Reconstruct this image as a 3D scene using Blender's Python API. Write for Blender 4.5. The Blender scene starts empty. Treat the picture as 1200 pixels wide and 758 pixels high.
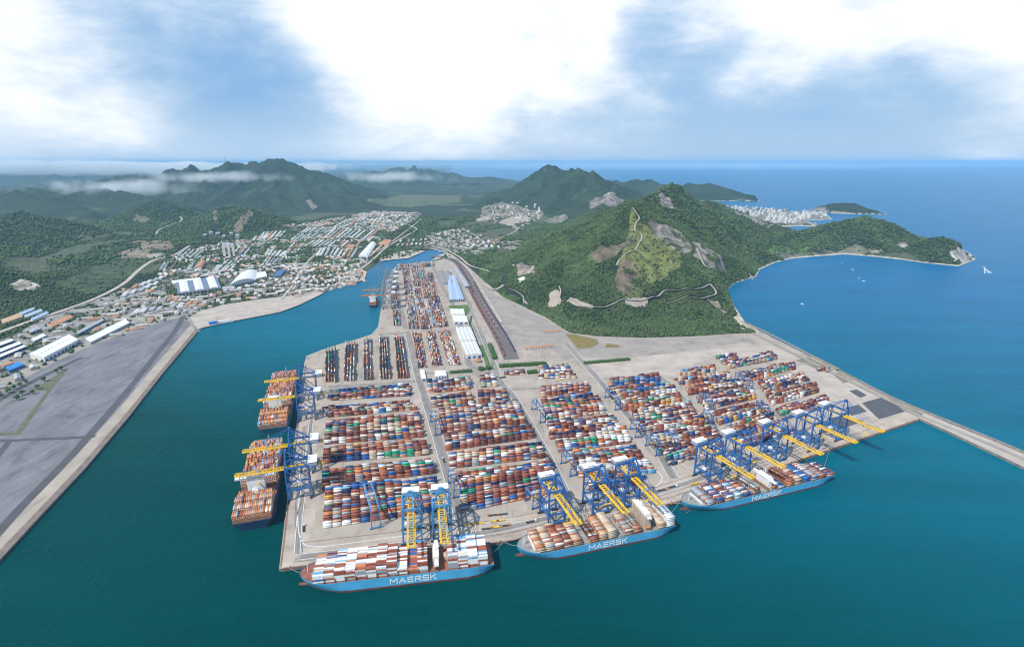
import bpy, math, random
import numpy as np
from mathutils import Vector, Matrix
from mathutils.geometry import tessellate_polygon

R = math.radians
random.seed(7)
rng = np.random.default_rng(11)
scene = bpy.context.scene
scene.cycles.pixel_filter_type = 'BLACKMAN_HARRIS'
scene.cycles.filter_width = 1.15
COL = scene.collection

# ------------------------------------------------------------------ camera
CAM_H = 500.0
FPX = 640.0
PITCH = R(16.45)
SP, CP = math.sin(PITCH), math.cos(PITCH)
cam_data = bpy.data.cameras.new('camera')
cam = bpy.data.objects.new('camera', cam_data)
COL.objects.link(cam)
cam_data.sensor_width = 36
cam_data.lens = FPX / 1200 * 36
cam_data.clip_start = 1
cam_data.clip_end = 300000
cam.location = (0, 0, CAM_H)
cam.rotation_euler = (math.pi / 2 - PITCH, 0, 0)
scene.camera = cam


def ray(u, v):
    xc = (u - 600) / FPX
    yc = (379 - v) / FPX
    return np.array([xc, CP + yc * SP, -SP + yc * CP])


def G(u, v, z=0.0):
    """the point of the level plane at height z that was surveyed at (u, v) of the photograph"""
    d = ray(u, v)
    t = (z - CAM_H) / d[2]
    return np.array([d[0] * t, d[1] * t, z])


def W(u, v, D):
    """a survey point whose ground distance ahead is D metres"""
    d = ray(u, v)
    t = D / d[1]
    return np.array([d[0] * t, D, CAM_H + d[2] * t])


# ------------------------------------------------------------------ materials
MATS = {}


def mat(name, col, rough=0.7, var=0.0, scale=0.1, metal=0.0, col2=None, bump=0.0, bscale=None, spec=None, streak=None):
    m = bpy.data.materials.new(name)
    m.use_nodes = True
    nt = m.node_tree
    b = nt.nodes['Principled BSDF']
    b.inputs['Roughness'].default_value = rough
    b.inputs['Metallic'].default_value = metal
    if spec is not None:
        b.inputs['Specular IOR Level'].default_value = spec
    c = tuple(col) + (1,)
    b.inputs['Base Color'].default_value = c
    if var or col2 is not None:
        geo = nt.nodes.new('ShaderNodeNewGeometry')
        mp = nt.nodes.new('ShaderNodeMapping')
        mp.inputs['Scale'].default_value = streak or (1, 1, 1)
        nt.links.new(geo.outputs['Position'], mp.inputs['Vector'])
        n = nt.nodes.new('ShaderNodeTexNoise')
        n.inputs['Scale'].default_value = scale
        n.inputs['Detail'].default_value = 7
        n.inputs['Roughness'].default_value = 0.62
        nt.links.new(mp.outputs['Vector'], n.inputs['Vector'])
        cr = nt.nodes.new('ShaderNodeValToRGB')
        cr.color_ramp.elements[0].position = 0.3
        cr.color_ramp.elements[1].position = 0.7
        if col2 is None:
            a = [max(0, x * (1 - var)) for x in col]
            d = [min(1, x * (1 + var)) for x in col]
        else:
            a, d = col, col2
        cr.color_ramp.elements[0].color = tuple(a) + (1,)
        cr.color_ramp.elements[1].color = tuple(d) + (1,)
        nt.links.new(n.outputs['Fac'], cr.inputs['Fac'])
        nt.links.new(cr.outputs['Color'], b.inputs['Base Color'])
        if bump:
            n2 = nt.nodes.new('ShaderNodeTexNoise')
            n2.inputs['Scale'].default_value = bscale or scale
            n2.inputs['Detail'].default_value = 5
            nt.links.new(mp.outputs['Vector'], n2.inputs['Vector'])
            bp = nt.nodes.new('ShaderNodeBump')
            bp.inputs['Distance'].default_value = bump
            bp.inputs['Strength'].default_value = 1
            nt.links.new(n2.outputs['Fac'], bp.inputs['Height'])
            nt.links.new(bp.outputs['Normal'], b.inputs['Normal'])
    MATS[name] = m
    return m


M_CRANE = mat('crane_blue', (0.025, 0.125, 0.34), 0.5, 0.25, 0.3)
M_CRANE_L = mat('crane_light_blue', (0.07, 0.26, 0.48), 0.5, 0.2, 0.3)
M_YEL = mat('boom_yellow', (0.80, 0.50, 0.03), 0.5, 0.15, 0.3)
M_WHITE = mat('white_paint', (0.78, 0.78, 0.76), 0.5, 0.08, 0.2)
M_ORANGE = mat('orange_paint', (0.6, 0.2, 0.04), 0.6, 0.2, 0.3)
M_DARK = mat('dark_steel', (0.03, 0.03, 0.035), 0.6, 0.3, 0.5)
M_GREY = mat('grey_steel', (0.25, 0.26, 0.27), 0.6, 0.2, 0.4)
M_PALE = mat('pale_grey_steel', (0.42, 0.42, 0.43), 0.6, 0.2, 0.3)
M_WINDOW = mat('window_glass', (0.02, 0.04, 0.06), 0.15)
M_HULLBLUE = mat('light_blue_hull', (0.085, 0.40, 0.64), 0.45, 0.10, 0.06)
M_NAVY = mat('navy_hull', (0.03, 0.07, 0.15), 0.45, 0.2, 0.06)
M_TEALHULL = mat('teal_grey_hull', (0.06, 0.20, 0.26), 0.45, 0.2, 0.06)
M_BOOT = mat('red_boot_top', (0.16, 0.045, 0.035), 0.6, 0.3, 0.08)
M_DECKRED = mat('rust_red_deck', (0.30, 0.11, 0.07), 0.8, 0.35, 0.15)
M_DECKGREY = mat('grey_deck', (0.30, 0.28, 0.25), 0.8, 0.3, 0.15)
M_BEIGE = mat('beige_plate', (0.52, 0.42, 0.32), 0.7, 0.2, 0.2)
M_RUST = mat('rusty_lashing', (0.26, 0.14, 0.09), 0.8, 0.4, 0.3)
M_CONC = mat('yard_concrete', (0.40, 0.335, 0.275), 0.9, 0.16, 0.018, spec=.2)
M_CONC2 = mat('quay_concrete', (0.45, 0.37, 0.30), 0.9, 0.2, 0.03, spec=.2)
M_ROAD = mat('road_asphalt', (0.285, 0.25, 0.22), 0.9, 0.14, 0.03, spec=.2)
M_ASPH = mat('old_yard_asphalt', (0.20, 0.19, 0.20), 0.9, 0.22, 0.02, streak=(1.6, .45, 1), spec=.2)
M_ASPHD = mat('dark_asphalt', (0.085, 0.085, 0.09), 0.85, 0.15, 0.03)
M_GRAVEL = mat('gravel', (0.335, 0.29, 0.25), 0.9, 0.16, 0.015, spec=.2)
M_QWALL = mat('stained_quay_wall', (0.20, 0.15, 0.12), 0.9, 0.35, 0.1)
M_SANDC = mat('pale_ground', (0.46, 0.39, 0.325), 0.9, 0.15, 0.02, spec=.2)
M_LINE = mat('white_line', (0.70, 0.68, 0.65), 0.8)
M_BALLAST = mat('rail_ballast', (0.10, 0.085, 0.08), 0.9, 0.3, 0.1)
M_RAIL = mat('rail_steel', (0.25, 0.2, 0.18), 0.5)
M_LAWN = mat('lawn', (0.06, 0.12, 0.025), 0.9, col2=(0.12, 0.17, 0.05), scale=0.05)
M_WEED = mat('dry_weeds', (0.08, 0.1, 0.04), 0.9, col2=(0.16, 0.155, 0.10), scale=0.06)
M_MEADOW = mat('flower_meadow', (0.10, 0.15, 0.04), 0.9, col2=(0.30, 0.16, 0.05), scale=0.08)
M_HEDGE = mat('hedge_leaves', (0.02, 0.06, 0.012), 0.8, col2=(0.06, 0.13, 0.03), scale=0.4)
M_TRUNK = mat('bark', (0.10, 0.07, 0.05), 0.9)
M_WALLW = mat('white_wall', (0.66, 0.64, 0.60), 0.8, 0.1, 0.05)
M_WALLG = mat('grey_wall', (0.36, 0.36, 0.36), 0.8, 0.15, 0.05)
M_WALLT = mat('tan_wall', (0.45, 0.36, 0.28), 0.8, 0.15, 0.05)
M_ROOFW = mat('white_roof', (0.72, 0.71, 0.68), 0.6, 0.08, 0.03)
M_GLAZE = mat('roof_glazing', (0.13, 0.17, 0.24), 0.4, 0.2, 0.1)
M_ROOFP = mat('pale_worn_roof', (0.50, 0.48, 0.45), 0.8, 0.3, 0.06)
M_ROOFH = mat('house_roof_pale', (0.60, 0.58, 0.55), 0.8, 0.2, 0.04)
M_ROOFG = mat('grey_roof', (0.36, 0.37, 0.39), 0.7, 0.15, 0.03)
M_ROOFB = mat('blue_grey_roof', (0.33, 0.44, 0.58), 0.5, 0.06, 0.03)
M_ROOFT = mat('brown_grey_roof', (0.26, 0.23, 0.22), 0.7, 0.15, 0.03)
M_ROOFO = mat('orange_roof', (0.50, 0.23, 0.12), 0.7, 0.25, 0.05)
M_SHEDB = mat('blue_wall', (0.05, 0.13, 0.32), 0.5, 0.2, 0.1)
M_BLUEROOF = mat('bright_blue_roof', (0.03, 0.22, 0.55), 0.5, 0.1, 0.1)
M_ROCKW = mat('armour_rock', (0.24, 0.21, 0.185), 0.9, 0.4, 0.15, bump=1.5, bscale=0.4)
M_SANDPATH = mat('path_sand', (0.36, 0.30, 0.235), 0.9, 0.15, 0.05)
M_FOAM = mat('wake_foam', (0.62, 0.72, 0.78), 0.8)

PAL = [  # name, colour
    ('brown red', (0.33, 0.10, 0.06)), ('dark maroon', (0.15, 0.045, 0.035)), ('white', (0.80, 0.79, 0.76)),
    ('cream', (0.62, 0.49, 0.36)), ('navy', (0.02, 0.04, 0.12)), ('blue', (0.025, 0.12, 0.36)),
    ('grey', (0.36, 0.37, 0.38)), ('rust orange', (0.60, 0.22, 0.09)), ('green', (0.03, 0.34, 0.18)),
    ('yellow', (0.68, 0.38, 0.05)), ('light blue', (0.18, 0.40, 0.58)), ('tan', (0.55, 0.36, 0.22))]
PN = {n: i for i, (n, c) in enumerate(PAL)}


def stain(m, scale, amount, streak=(1, 1, 1), seed=0.0):
    """darker patches of oil, rubber and damp with their own outlines"""
    nt = m.node_tree
    b = nt.nodes['Principled BSDF']
    src = b.inputs['Base Color'].links[0].from_socket
    geo = nt.nodes.new('ShaderNodeNewGeometry')
    mp = nt.nodes.new('ShaderNodeMapping')
    mp.inputs['Scale'].default_value = streak
    mp.inputs['Location'].default_value = (seed, seed * .7, 0)
    n = nt.nodes.new('ShaderNodeTexNoise')
    n.inputs['Scale'].default_value = scale
    n.inputs['Detail'].default_value = 9
    n.inputs['Roughness'].default_value = .72
    n.inputs['Distortion'].default_value = .6
    mr = nt.nodes.new('ShaderNodeMapRange')
    mr.inputs['From Min'].default_value = .50
    mr.inputs['From Max'].default_value = .72
    mr.inputs['To Min'].default_value = 1.0
    mr.inputs['To Max'].default_value = 1 - amount
    v = nt.nodes.new('ShaderNodeVectorMath')
    v.operation = 'SCALE'
    nt.links.new(geo.outputs['Position'], mp.inputs['Vector'])
    nt.links.new(mp.outputs[0], n.inputs['Vector'])
    nt.links.new(n.outputs['Fac'], mr.inputs['Value'])
    nt.links.new(src, v.inputs[0])
    nt.links.new(mr.outputs[0], v.inputs['Scale'])
    nt.links.new(v.outputs[0], b.inputs['Base Color'])


for _m, _s, _a, _k in ((M_CONC, .045, .42, (1, .35, 1)), (M_CONC2, .06, .38, (.35, 1, 1)), (M_ROAD, .07, .35, (1, .3, 1)), (M_ASPH, .03, .5, (1, .45, 1)),
                       (M_GRAVEL, .02, .3, (1, 1, 1)), (M_SANDC, .03, .3, (.6, 1, 1)), (M_HULLBLUE, .12, .25, (.6, .6, 3)), (M_ASPHD, .05, .3, (1, 1, 1))):
    stain(_m, _s, _a, _k)
M_TYRE = mat('tyre_rubber_marks', (0.19, 0.18, 0.175), 0.9, 0.3, 0.08)


def attr_mat(name, rough=0.6, var=0.25, scale=0.4, attr='tint', bump=0.0, bscale=0.1, n_detail=4, rock=False):
    m = bpy.data.materials.new(name)
    m.use_nodes = True
    nt = m.node_tree
    b = nt.nodes['Principled BSDF']
    b.inputs['Roughness'].default_value = rough
    a = nt.nodes.new('ShaderNodeAttribute')
    a.attribute_name = attr
    geo = nt.nodes.new('ShaderNodeNewGeometry')
    n = nt.nodes.new('ShaderNodeTexNoise')
    n.inputs['Scale'].default_value = scale
    n.inputs['Detail'].default_value = n_detail
    n.inputs['Roughness'].default_value = 0.7
    nt.links.new(geo.outputs['Position'], n.inputs['Vector'])
    mr = nt.nodes.new('ShaderNodeMapRange')
    mr.inputs['From Min'].default_value = 0.3
    mr.inputs['From Max'].default_value = 0.7
    mr.inputs['To Min'].default_value = 1 - var
    mr.inputs['To Max'].default_value = 1 + var
    nt.links.new(n.outputs['Fac'], mr.inputs['Value'])
    mx = nt.nodes.new('ShaderNodeVectorMath')
    mx.operation = 'SCALE'
    nt.links.new(a.outputs['Color'], mx.inputs[0])
    nt.links.new(mr.outputs['Result'], mx.inputs['Scale'])
    nt.links.new(mx.outputs['Vector'], b.inputs['Base Color'])
    if bump:
        n2 = nt.nodes.new('ShaderNodeTexNoise')
        n2.inputs['Scale'].default_value = bscale
        n2.inputs['Detail'].default_value = 6
        n2.inputs['Roughness'].default_value = 0.65
        nt.links.new(geo.outputs['Position'], n2.inputs['Vector'])
        bp = nt.nodes.new('ShaderNodeBump')
        bp.inputs['Distance'].default_value = bump
        nt.links.new(n2.outputs['Fac'], bp.inputs['Height'])
        nt.links.new(bp.outputs['Normal'], b.inputs['Normal'])
    return m


# ------------------------------------------------------------------ object helpers
def tag(o, label=None, cat=None, group=None, kind=None):
    if label:
        o['label'] = label
    if cat:
        o['category'] = cat
    if group:
        o['group'] = group
    if kind:
        o['kind'] = kind
    return o


def empty(name, loc, rz=0, label=None, cat=None, group=None):
    o = bpy.data.objects.new(name, None)
    COL.objects.link(o)
    o.location = tuple(loc)
    o.rotation_euler = (0, 0, rz)
    o.empty_display_size = 3
    return tag(o, label, cat, group)


class MB:
    def __init__(s):
        s.v, s.f, s.m = [], [], []

    def add(s, vs, fs, mi=0):
        b = len(s.v)
        s.v += [tuple(p) for p in vs]
        s.f += [tuple(i + b for i in f) for f in fs]
        s.m += [mi] * len(fs)
        return s

    def box(s, c, d, rz=0, mi=0):
        x, y, z = d[0] / 2, d[1] / 2, d[2] / 2
        cr, sr = math.cos(rz), math.sin(rz)
        vs = []
        for sz in (-z, z):
            for sx, sy in ((-x, -y), (x, -y), (x, y), (-x, y)):
                vs.append((c[0] + sx * cr - sy * sr, c[1] + sx * sr + sy * cr, c[2] + sz))
        return s.add(vs, [(3, 2, 1, 0), (4, 5, 6, 7), (0, 1, 5, 4), (1, 2, 6, 5), (2, 3, 7, 6), (3, 0, 4, 7)], mi)

    def b6(s, x0, x1, y0, y1, z0, z1, mi=0):
        return s.box(((x0 + x1) / 2, (y0 + y1) / 2, (z0 + z1) / 2), (x1 - x0, y1 - y0, z1 - z0), 0, mi)

    def bar(s, p, q, w, h=None, mi=0):
        h = h or w
        p, q = Vector(p), Vector(q)
        d = (q - p).normalized()
        up = Vector((0, 0, 1)) if abs(d.z) < 0.95 else Vector((0, 1, 0))
        a = d.cross(up).normalized() * (w / 2)
        b = a.cross(d).normalized() * (h / 2)
        vs = [p - a - b, p + a - b, p + a + b, p - a + b, q - a - b, q + a - b, q + a + b, q - a + b]
        return s.add([tuple(x) for x in vs], [(0, 1, 2, 3), (7, 6, 5, 4), (4, 5, 1, 0), (5, 6, 2, 1), (6, 7, 3, 2), (7, 4, 0, 3)], mi)

    def cyl(s, p, q, r, n=10, mi=0, r2=None):
        r2 = r if r2 is None else r2
        p, q = Vector(p), Vector(q)
        d = (q - p).normalized()
        up = Vector((0, 0, 1)) if abs(d.z) < 0.95 else Vector((0, 1, 0))
        a = d.cross(up).normalized()
        b = a.cross(d).normalized()
        vs = []
        for c, rr in ((p, r), (q, r2)):
            for k in range(n):
                t = 2 * math.pi * k / n
                vs.append(tuple(c + a * (rr * math.cos(t)) + b * (rr * math.sin(t))))
        fs = [(k, (k + 1) % n, n + (k + 1) % n, n + k) for k in range(n)]
        fs += [tuple(range(n))[::-1], tuple(range(n, 2 * n))]
        return s.add(vs, fs, mi)

    def prism(s, poly, z0, z1, mi=0, mside=None):
        n = len(poly)
        vs = [(p[0], p[1], z1) for p in poly] + [(p[0], p[1], z0) for p in poly]
        tris = tessellate_polygon([[Vector((p[0], p[1], 0)) for p in poly]])
        s.add(vs, [], mi)
        b = len(s.v) - 2 * n
        for t in tris:
            a = np.array([poly[i][:2] for i in t], dtype=float)
            ar = (a[1, 0] - a[0, 0]) * (a[2, 1] - a[0, 1]) - (a[1, 1] - a[0, 1]) * (a[2, 0] - a[0, 0])
            t = t if ar > 0 else t[::-1]
            s.f.append(tuple(b + i for i in t))
            s.m.append(mi)
        area = sum(poly[i][0] * poly[(i + 1) % n][1] - poly[(i + 1) % n][0] * poly[i][1] for i in range(n))
        for i in range(n):
            j = (i + 1) % n
            f = (b + i, b + j, b + n + j, b + n + i)
            s.f.append(f[::-1] if area > 0 else f)
            s.m.append(mi if mside is None else mside)
        return s

    def mesh(s, name, mats):
        me = bpy.data.meshes.new(name)
        me.from_pydata(s.v, [], s.f)
        for m in (mats if isinstance(mats, (list, tuple)) else [mats]):
            me.materials.append(m)
        me.polygons.foreach_set('material_index', s.m)
        me.update()
        return me

    def build(s, name, mats, parent=None, loc=None, rz=0):
        o = bpy.data.objects.new(name, s.mesh(name, mats))
        COL.objects.link(o)
        if parent is not None:
            o.parent = parent
        if loc is not None:
            o.location = tuple(loc)
        o.rotation_euler = (0, 0, rz)
        return o


def copy_tree(o, parent=None):
    c = o.copy()
    COL.objects.link(c)
    if parent is not None:
        c.parent = parent
    for ch in o.children:
        copy_tree(ch, c)
    return c


def place(o, loc, rz, label=None, group=None):
    o.location = tuple(loc)
    o.rotation_euler = (0, 0, rz)
    return tag(o, label, None, group)


def fast_mesh(name, verts, faces_flat, fsize, mats, tint=None, smooth=False):
    """verts Nx3, faces_flat (M*fsize,), tint per-vertex Nx3"""
    me = bpy.data.meshes.new(name)
    nv, nf = len(verts), len(faces_flat) // fsize
    me.vertices.add(nv)
    me.vertices.foreach_set('co', np.ascontiguousarray(verts, dtype=np.float32).ravel())
    me.loops.add(nf * fsize)
    me.loops.foreach_set('vertex_index', np.ascontiguousarray(faces_flat, dtype=np.int32))
    me.polygons.add(nf)
    me.polygons.foreach_set('loop_start', np.arange(0, nf * fsize, fsize, dtype=np.int32))
    if smooth:
        me.polygons.foreach_set('use_smooth', np.ones(nf, dtype=bool))
    for m in mats:
        me.materials.append(m)
    if tint is not None:
        at = me.attributes.new('tint', 'FLOAT_COLOR', 'POINT')
        c = np.ones((nv, 4), dtype=np.float32)
        c[:, :3] = tint
        at.data.foreach_set('color', c.ravel())
    me.update(calc_edges=True)
    me.validate()
    return me


def link(name, me, parent=None):
    o = bpy.data.objects.new(name, me)
    COL.objects.link(o)
    if parent is not None:
        o.parent = parent
    return o


# ------------------------------------------------------------------ noise, distance, polygons
def hash2(ix, iy, seed):
    h = (ix.astype(np.int64) * 374761393 + iy.astype(np.int64) * 668265263 + seed * 1274126177) & 0xFFFFFFFF
    h = ((h ^ (h >> 13)) * 1274126177) & 0xFFFFFFFF
    h = h ^ (h >> 16)
    return (h & 0xFFFF) / 65535.0


def vnoise(x, y, seed=0):
    ix, iy = np.floor(x), np.floor(y)
    fx, fy = x - ix, y - iy
    fx = fx * fx * (3 - 2 * fx)
    fy = fy * fy * (3 - 2 * fy)
    a = hash2(ix, iy, seed)
    b = hash2(ix + 1, iy, seed)
    c = hash2(ix, iy + 1, seed)
    d = hash2(ix + 1, iy + 1, seed)
    return a + (b - a) * fx + (c - a) * fy + (a - b - c + d) * fx * fy


def fbm(x, y, octv=4, seed=0):
    s, a, t = 0, 1, 0
    for k in range(octv):
        s = s + a * vnoise(x * 2 ** k + 17.3 * k, y * 2 ** k - 9.1 * k, seed + k)
        t += a
        a *= 0.5
    return s / t


def ridged(x, y, octv=4, seed=0):
    s, a, t = 0, 1, 0
    for k in range(octv):
        s = s + a * (1 - np.abs(2 * vnoise(x * 2 ** k + 5.3 * k, y * 2 ** k + 3.7 * k, seed + k) - 1))
        t += a
        a *= 0.5
    return s / t


def inpoly(x, y, poly):
    inside = np.zeros(np.shape(x), dtype=bool)
    n = len(poly)
    for i in range(n):
        x1, y1 = poly[i][0], poly[i][1]
        x2, y2 = poly[(i + 1) % n][0], poly[(i + 1) % n][1]
        if y1 == y2:
            continue
        c = ((y1 > y) != (y2 > y)) & (x < (x2 - x1) * (y - y1) / (y2 - y1) + x1)
        inside ^= c
    return inside


def sdist(x, y, poly):
    d = np.full(np.shape(x), 1e9)
    n = len(poly)
    for i in range(n):
        ax, ay = poly[i][0], poly[i][1]
        bx, by = poly[(i + 1) % n][0], poly[(i + 1) % n][1]
        ex, ey = bx - ax, by - ay
        L = ex * ex + ey * ey + 1e-9
        t = np.clip(((x - ax) * ex + (y - ay) * ey) / L, 0, 1)
        d = np.minimum(d, (x - ax - t * ex) ** 2 + (y - ay - t * ey) ** 2)
    d = np.sqrt(d)
    return np.where(inpoly(x, y, poly), d, -d)
# ------------------------------------------------------------------ coastlines (surveyed on the water level)
def P(lst, z=0.0):
    return [tuple(G(u, v, z)) for u, v in lst]


COAST_R = [(327, 667), (336, 590), (347, 500), (353, 455), (357, 426), (359, 417), (402, 402), (435, 392), (443, 383),
           (445, 370), (450, 345), (455, 325), (460, 316), (468, 311), (509, 306)]
COAST_HEAD = [(524, 297), (516, 292), (499, 294), (478, 303), (462, 304), (446, 306), (440, 311), (430, 318), (427, 328),
              (405, 334), (379, 343), (350, 357), (328, 365), (276, 375), (238, 383), (0, 661), (-150, 836)]
COAST_E = [(1082, 490), (895, 390), (875, 380), (860, 358), (852, 340), (860, 332), (886, 324), (890, 316), (907, 308),
           (927, 303), (960, 300), (990, 298), (1017, 300), (1050, 303.5), (1083, 308), (1123, 312), (1143, 304),
           (1137, 297), (1120, 288), (1095, 281), (1060, 274), (1020, 270), (980, 271), (950, 273), (917, 269), (900, 267),
           (930, 265), (957, 265), (950, 261), (935, 259), (975, 257), (968, 250), (935, 249), (905, 246), (860, 244), (846, 241),
           (815, 238), (812, 236), (850, 235.5), (890, 236), (886, 232), (850, 227), (790, 222), (745, 217)]
QUAY_FRONT = [(327, 667), (576, 637), (617, 629), (700, 611), (780, 592), (800, 586.5), (956, 533), (1082, 490)]
land = P(COAST_R) + P(COAST_HEAD) + [(-3500, 120, 0), (-40000, 120, 0), (-80000, 90000, 0), (-9000, 90000, 0), (-2500, 20000, 0), (900, 14500, 0)] \
    + P(COAST_E)[::-1] + P(QUAY_FRONT)[::-1][1:-1]
island = P([(947, 248), (975, 250), (1000, 251), (1040, 251.5), (1030, 248), (1010, 244), (985, 243), (960, 244)])
BEACH_E = P(COAST_E[1:20])

RIDGES = []
TERM_FLAT = P([(327, 667), (347, 500), (359, 417), (443, 383), (460, 316), (509, 306), (532, 300), (548, 312), (566, 328), (592, 344), (616, 354), (636, 371), (668, 386),
               (700, 391), (757, 395), (815, 394), (860, 391), (876, 388), (895, 390), (1082, 490)])
YARD_FLAT = P([(-150, 830), (232, 388), (400, 332), (430, 318), (420, 312), (330, 345), (190, 376), (0, 430), (-200, 520)])


def ridge(pts, k=2.1, p=1.1, w0=0):
    """pts (u, v, D): crest points as surveyed; k: half width per metre of height"""
    RIDGES.append(([W(*q) for q in pts], k, p))


# the near green hill
ridge([(740, 243, 2560), (746, 268, 2380), (738, 296, 2160), (729, 330, 1930), (727, 366, 1720)], 1.9)
ridge([(740, 243, 2560), (756, 252, 2500), (785, 278, 2400), (812, 300, 2300), (838, 326, 2150), (852, 355, 1950)], 1.7)
ridge([(740, 243, 2560), (704, 254, 2680), (655, 275, 2800), (605, 293, 2880), (568, 303, 3000)], 2.2)
ridge([(704, 254, 2680), (690, 283, 2350), (664, 308, 2120), (645, 330, 1950)], 1.9)
ridge([(655, 275, 2800), (630, 300, 2500), (612, 318, 2300)], 1.9)
ridge([(740, 243, 2560), (715, 275, 2280), (697, 310, 2040), (690, 345, 1830)], 1.8)
ridge([(785, 278, 2400), (795, 310, 2110), (805, 345, 1880), (812, 368, 1740)], 1.8)
ridge([(838, 326, 2150), (848, 345, 1980), (856, 366, 1810)], 1.8)
ridge([(740, 243, 2560), (762, 232, 2950), (781, 219, 3350)], 1.9)
ridge([(781, 219, 3350), (796, 229, 3420), (812, 240, 3480), (845, 256, 3420), (868, 275, 3250), (880, 295, 3050)], 2.0)
ridge([(762, 232, 2950), (800, 262, 2850), (830, 284, 2750), (858, 300, 2650)], 1.8)
ridge([(781, 219, 3350), (750, 238, 3500), (715, 255, 3700), (680, 262, 3800)], 2.1)
ridge([(825, 233, 4300), (845, 240, 4250), (870, 249, 4150), (895, 257, 4000)], 2.3)
ridge([(825, 233, 4300), (800, 236, 4400), (780, 240, 4500)], 2.3)
ridge([(845, 240, 4250), (870, 262, 3800), (890, 280, 3450)], 2.0)
# peninsula
ridge([(900, 276, 3600), (940, 270, 3560), (963, 265, 3520), (990, 260, 3500), (1013, 255, 3480), (1035, 260, 3420), (1055, 269, 3300), (1072, 279, 3150)], 2.0)
ridge([(1013, 255, 3480), (1008, 272, 3280), (1003, 286, 3120)], 1.9)
ridge([(963, 265, 3520), (955, 280, 3250), (948, 290, 3080)], 1.9)
ridge([(1078, 286, 3000), (1092, 281, 2960), (1106, 279, 2920), (1120, 284, 2880), (1133, 294, 2840)], 1.7)
# island and headland
ridge([(955, 244, 5700), (972, 239.5, 5750), (988, 237.5, 5800), (1005, 240, 5750), (1025, 246, 5600)], 3.0)
ridge([(790, 222, 8000), (808, 217, 8100), (830, 216.5, 8050), (845, 217.5, 8000), (858, 224, 7800), (872, 229, 7600), (885, 231, 7500)], 2.6)
ridge([(700, 214, 9800), (730, 211, 9900), (765, 213, 9500), (785, 219, 9000)], 3.0)
# middle mountains
ridge([(548, 240, 7600), (570, 231, 7500), (595, 219, 7500), (620, 209, 7500), (649, 197.5, 7500), (660, 202, 7200), (678, 200, 7000), (693, 202, 6900),
       (708, 211, 6700), (725, 222, 6400), (745, 233, 6000)], 2.5)
ridge([(678, 200, 7000), (668, 215, 6400), (652, 232, 5900), (640, 245, 5500)], 2.4)
ridge([(693, 202, 6900), (706, 225, 6100), (712, 238, 5600)], 2.4)
ridge([(649, 197.5, 7500), (630, 222, 6700), (610, 238, 6200)], 2.4)
ridge([(735, 232, 4900), (718, 227, 5000), (700, 233, 5000), (680, 244, 4900), (655, 258, 4700), (640, 266, 4550)], 2.7)
ridge([(718, 227, 5000), (700, 250, 4450), (685, 262, 4200)], 2.5)
ridge([(560, 240, 5900), (576, 233.5, 5900), (595, 238, 5800), (612, 246, 5600)], 2.9)
ridge([(505, 262, 4700), (520, 257, 4700), (535, 259, 4700), (550, 266, 4600)], 3.5)
ridge([(560, 290, 3400), (580, 284, 3500), (605, 280, 3600)], 3.1)
# left mountains
ridge([(60, 233.5, 8600), (100, 216.5, 8700), (130, 209, 8700), (179, 206.5, 8600), (210, 198, 8500), (250, 195, 8500), (266, 190, 8500), (292, 193, 8400),
       (330, 187.5, 8400), (352, 196, 8300), (372, 204, 8200), (396, 215, 8000), (430, 226, 8000), (465, 234, 8000)], 2.9)
ridge([(266, 190, 8500), (250, 210, 7700), (228, 222, 7000), (215, 239, 6200)], 2.6)
ridge([(330, 187.5, 8400), (325, 210, 7600), (318, 222, 6800), (330, 239, 6000)], 2.6)
ridge([(210, 198, 8500), (190, 219.5, 7600), (165, 239, 6600)], 2.6)
ridge([(352, 196, 8300), (375, 218, 7400), (395, 232, 6600), (405, 244, 6000)], 2.6)
ridge([(292, 193, 8400), (285, 215, 7500), (262, 228, 6600)], 2.6)
ridge([(396, 215, 8000), (425, 228, 7000), (440, 239, 6500)], 2.6)
ridge([(-60, 222, 7200), (0, 228, 6800), (25, 224, 6700), (46, 222.5, 6600), (75, 230, 6400), (105, 243, 6200), (135, 254, 5900)], 2.9)
ridge([(46, 222.5, 6600), (60, 239, 5900), (75, 251, 5500)], 2.6)
ridge([(-350, 218, 6000), (-250, 211, 6500), (-150, 221, 6500), (-60, 222, 7200)], 2.9)
ridge([(135, 272, 4900), (158, 253, 5000), (183, 237, 5200), (200, 242, 5100), (216, 258, 4800)], 2.7)
ridge([(183, 237, 5200), (175, 262, 4600), (165, 275, 4250)], 2.5)
ridge([(232, 268, 4500), (252, 252, 4700), (271, 239, 4800), (290, 244, 4500), (312, 258, 4350), (338, 272, 4200)], 2.5)
ridge([(290, 244, 4500), (283, 260, 4150), (276, 276, 3900)], 2.4)
ridge([(271, 239, 4800), (255, 262, 4200), (242, 276, 3950)], 2.4)
ridge([(-220, 240, 3600), (-120, 238, 3900), (-40, 246, 4000), (0, 252, 4000), (26, 250.5, 4000), (60, 256, 3950), (100, 267, 3850), (132, 276, 3750), (155, 288, 3600)], 2.9)
ridge([(26, 250.5, 4000), (45, 275, 3500), (62, 296, 3150)], 2.7)
ridge([(-40, 246, 4000), (-20, 280, 3200), (8, 305, 2750)], 2.7)
ridge([(100, 267, 3850), (108, 284, 3500), (118, 298, 3250)], 2.6)
ridge([(-260, 285, 2300), (-120, 300, 2250), (-30, 316, 2200), (10, 320, 2250), (40, 330, 2250), (62, 342, 2200)], 2.9)
ridge([(-30, 228, 6500), (20, 225, 6300), (40, 231, 5900), (75, 239, 5500), (110, 250, 5000)], 2.9)
ridge([(75, 221.5, 7600), (110, 222, 7000), (150, 226, 6400), (185, 234, 5900), (225, 244, 5400)], 3.0)
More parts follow.
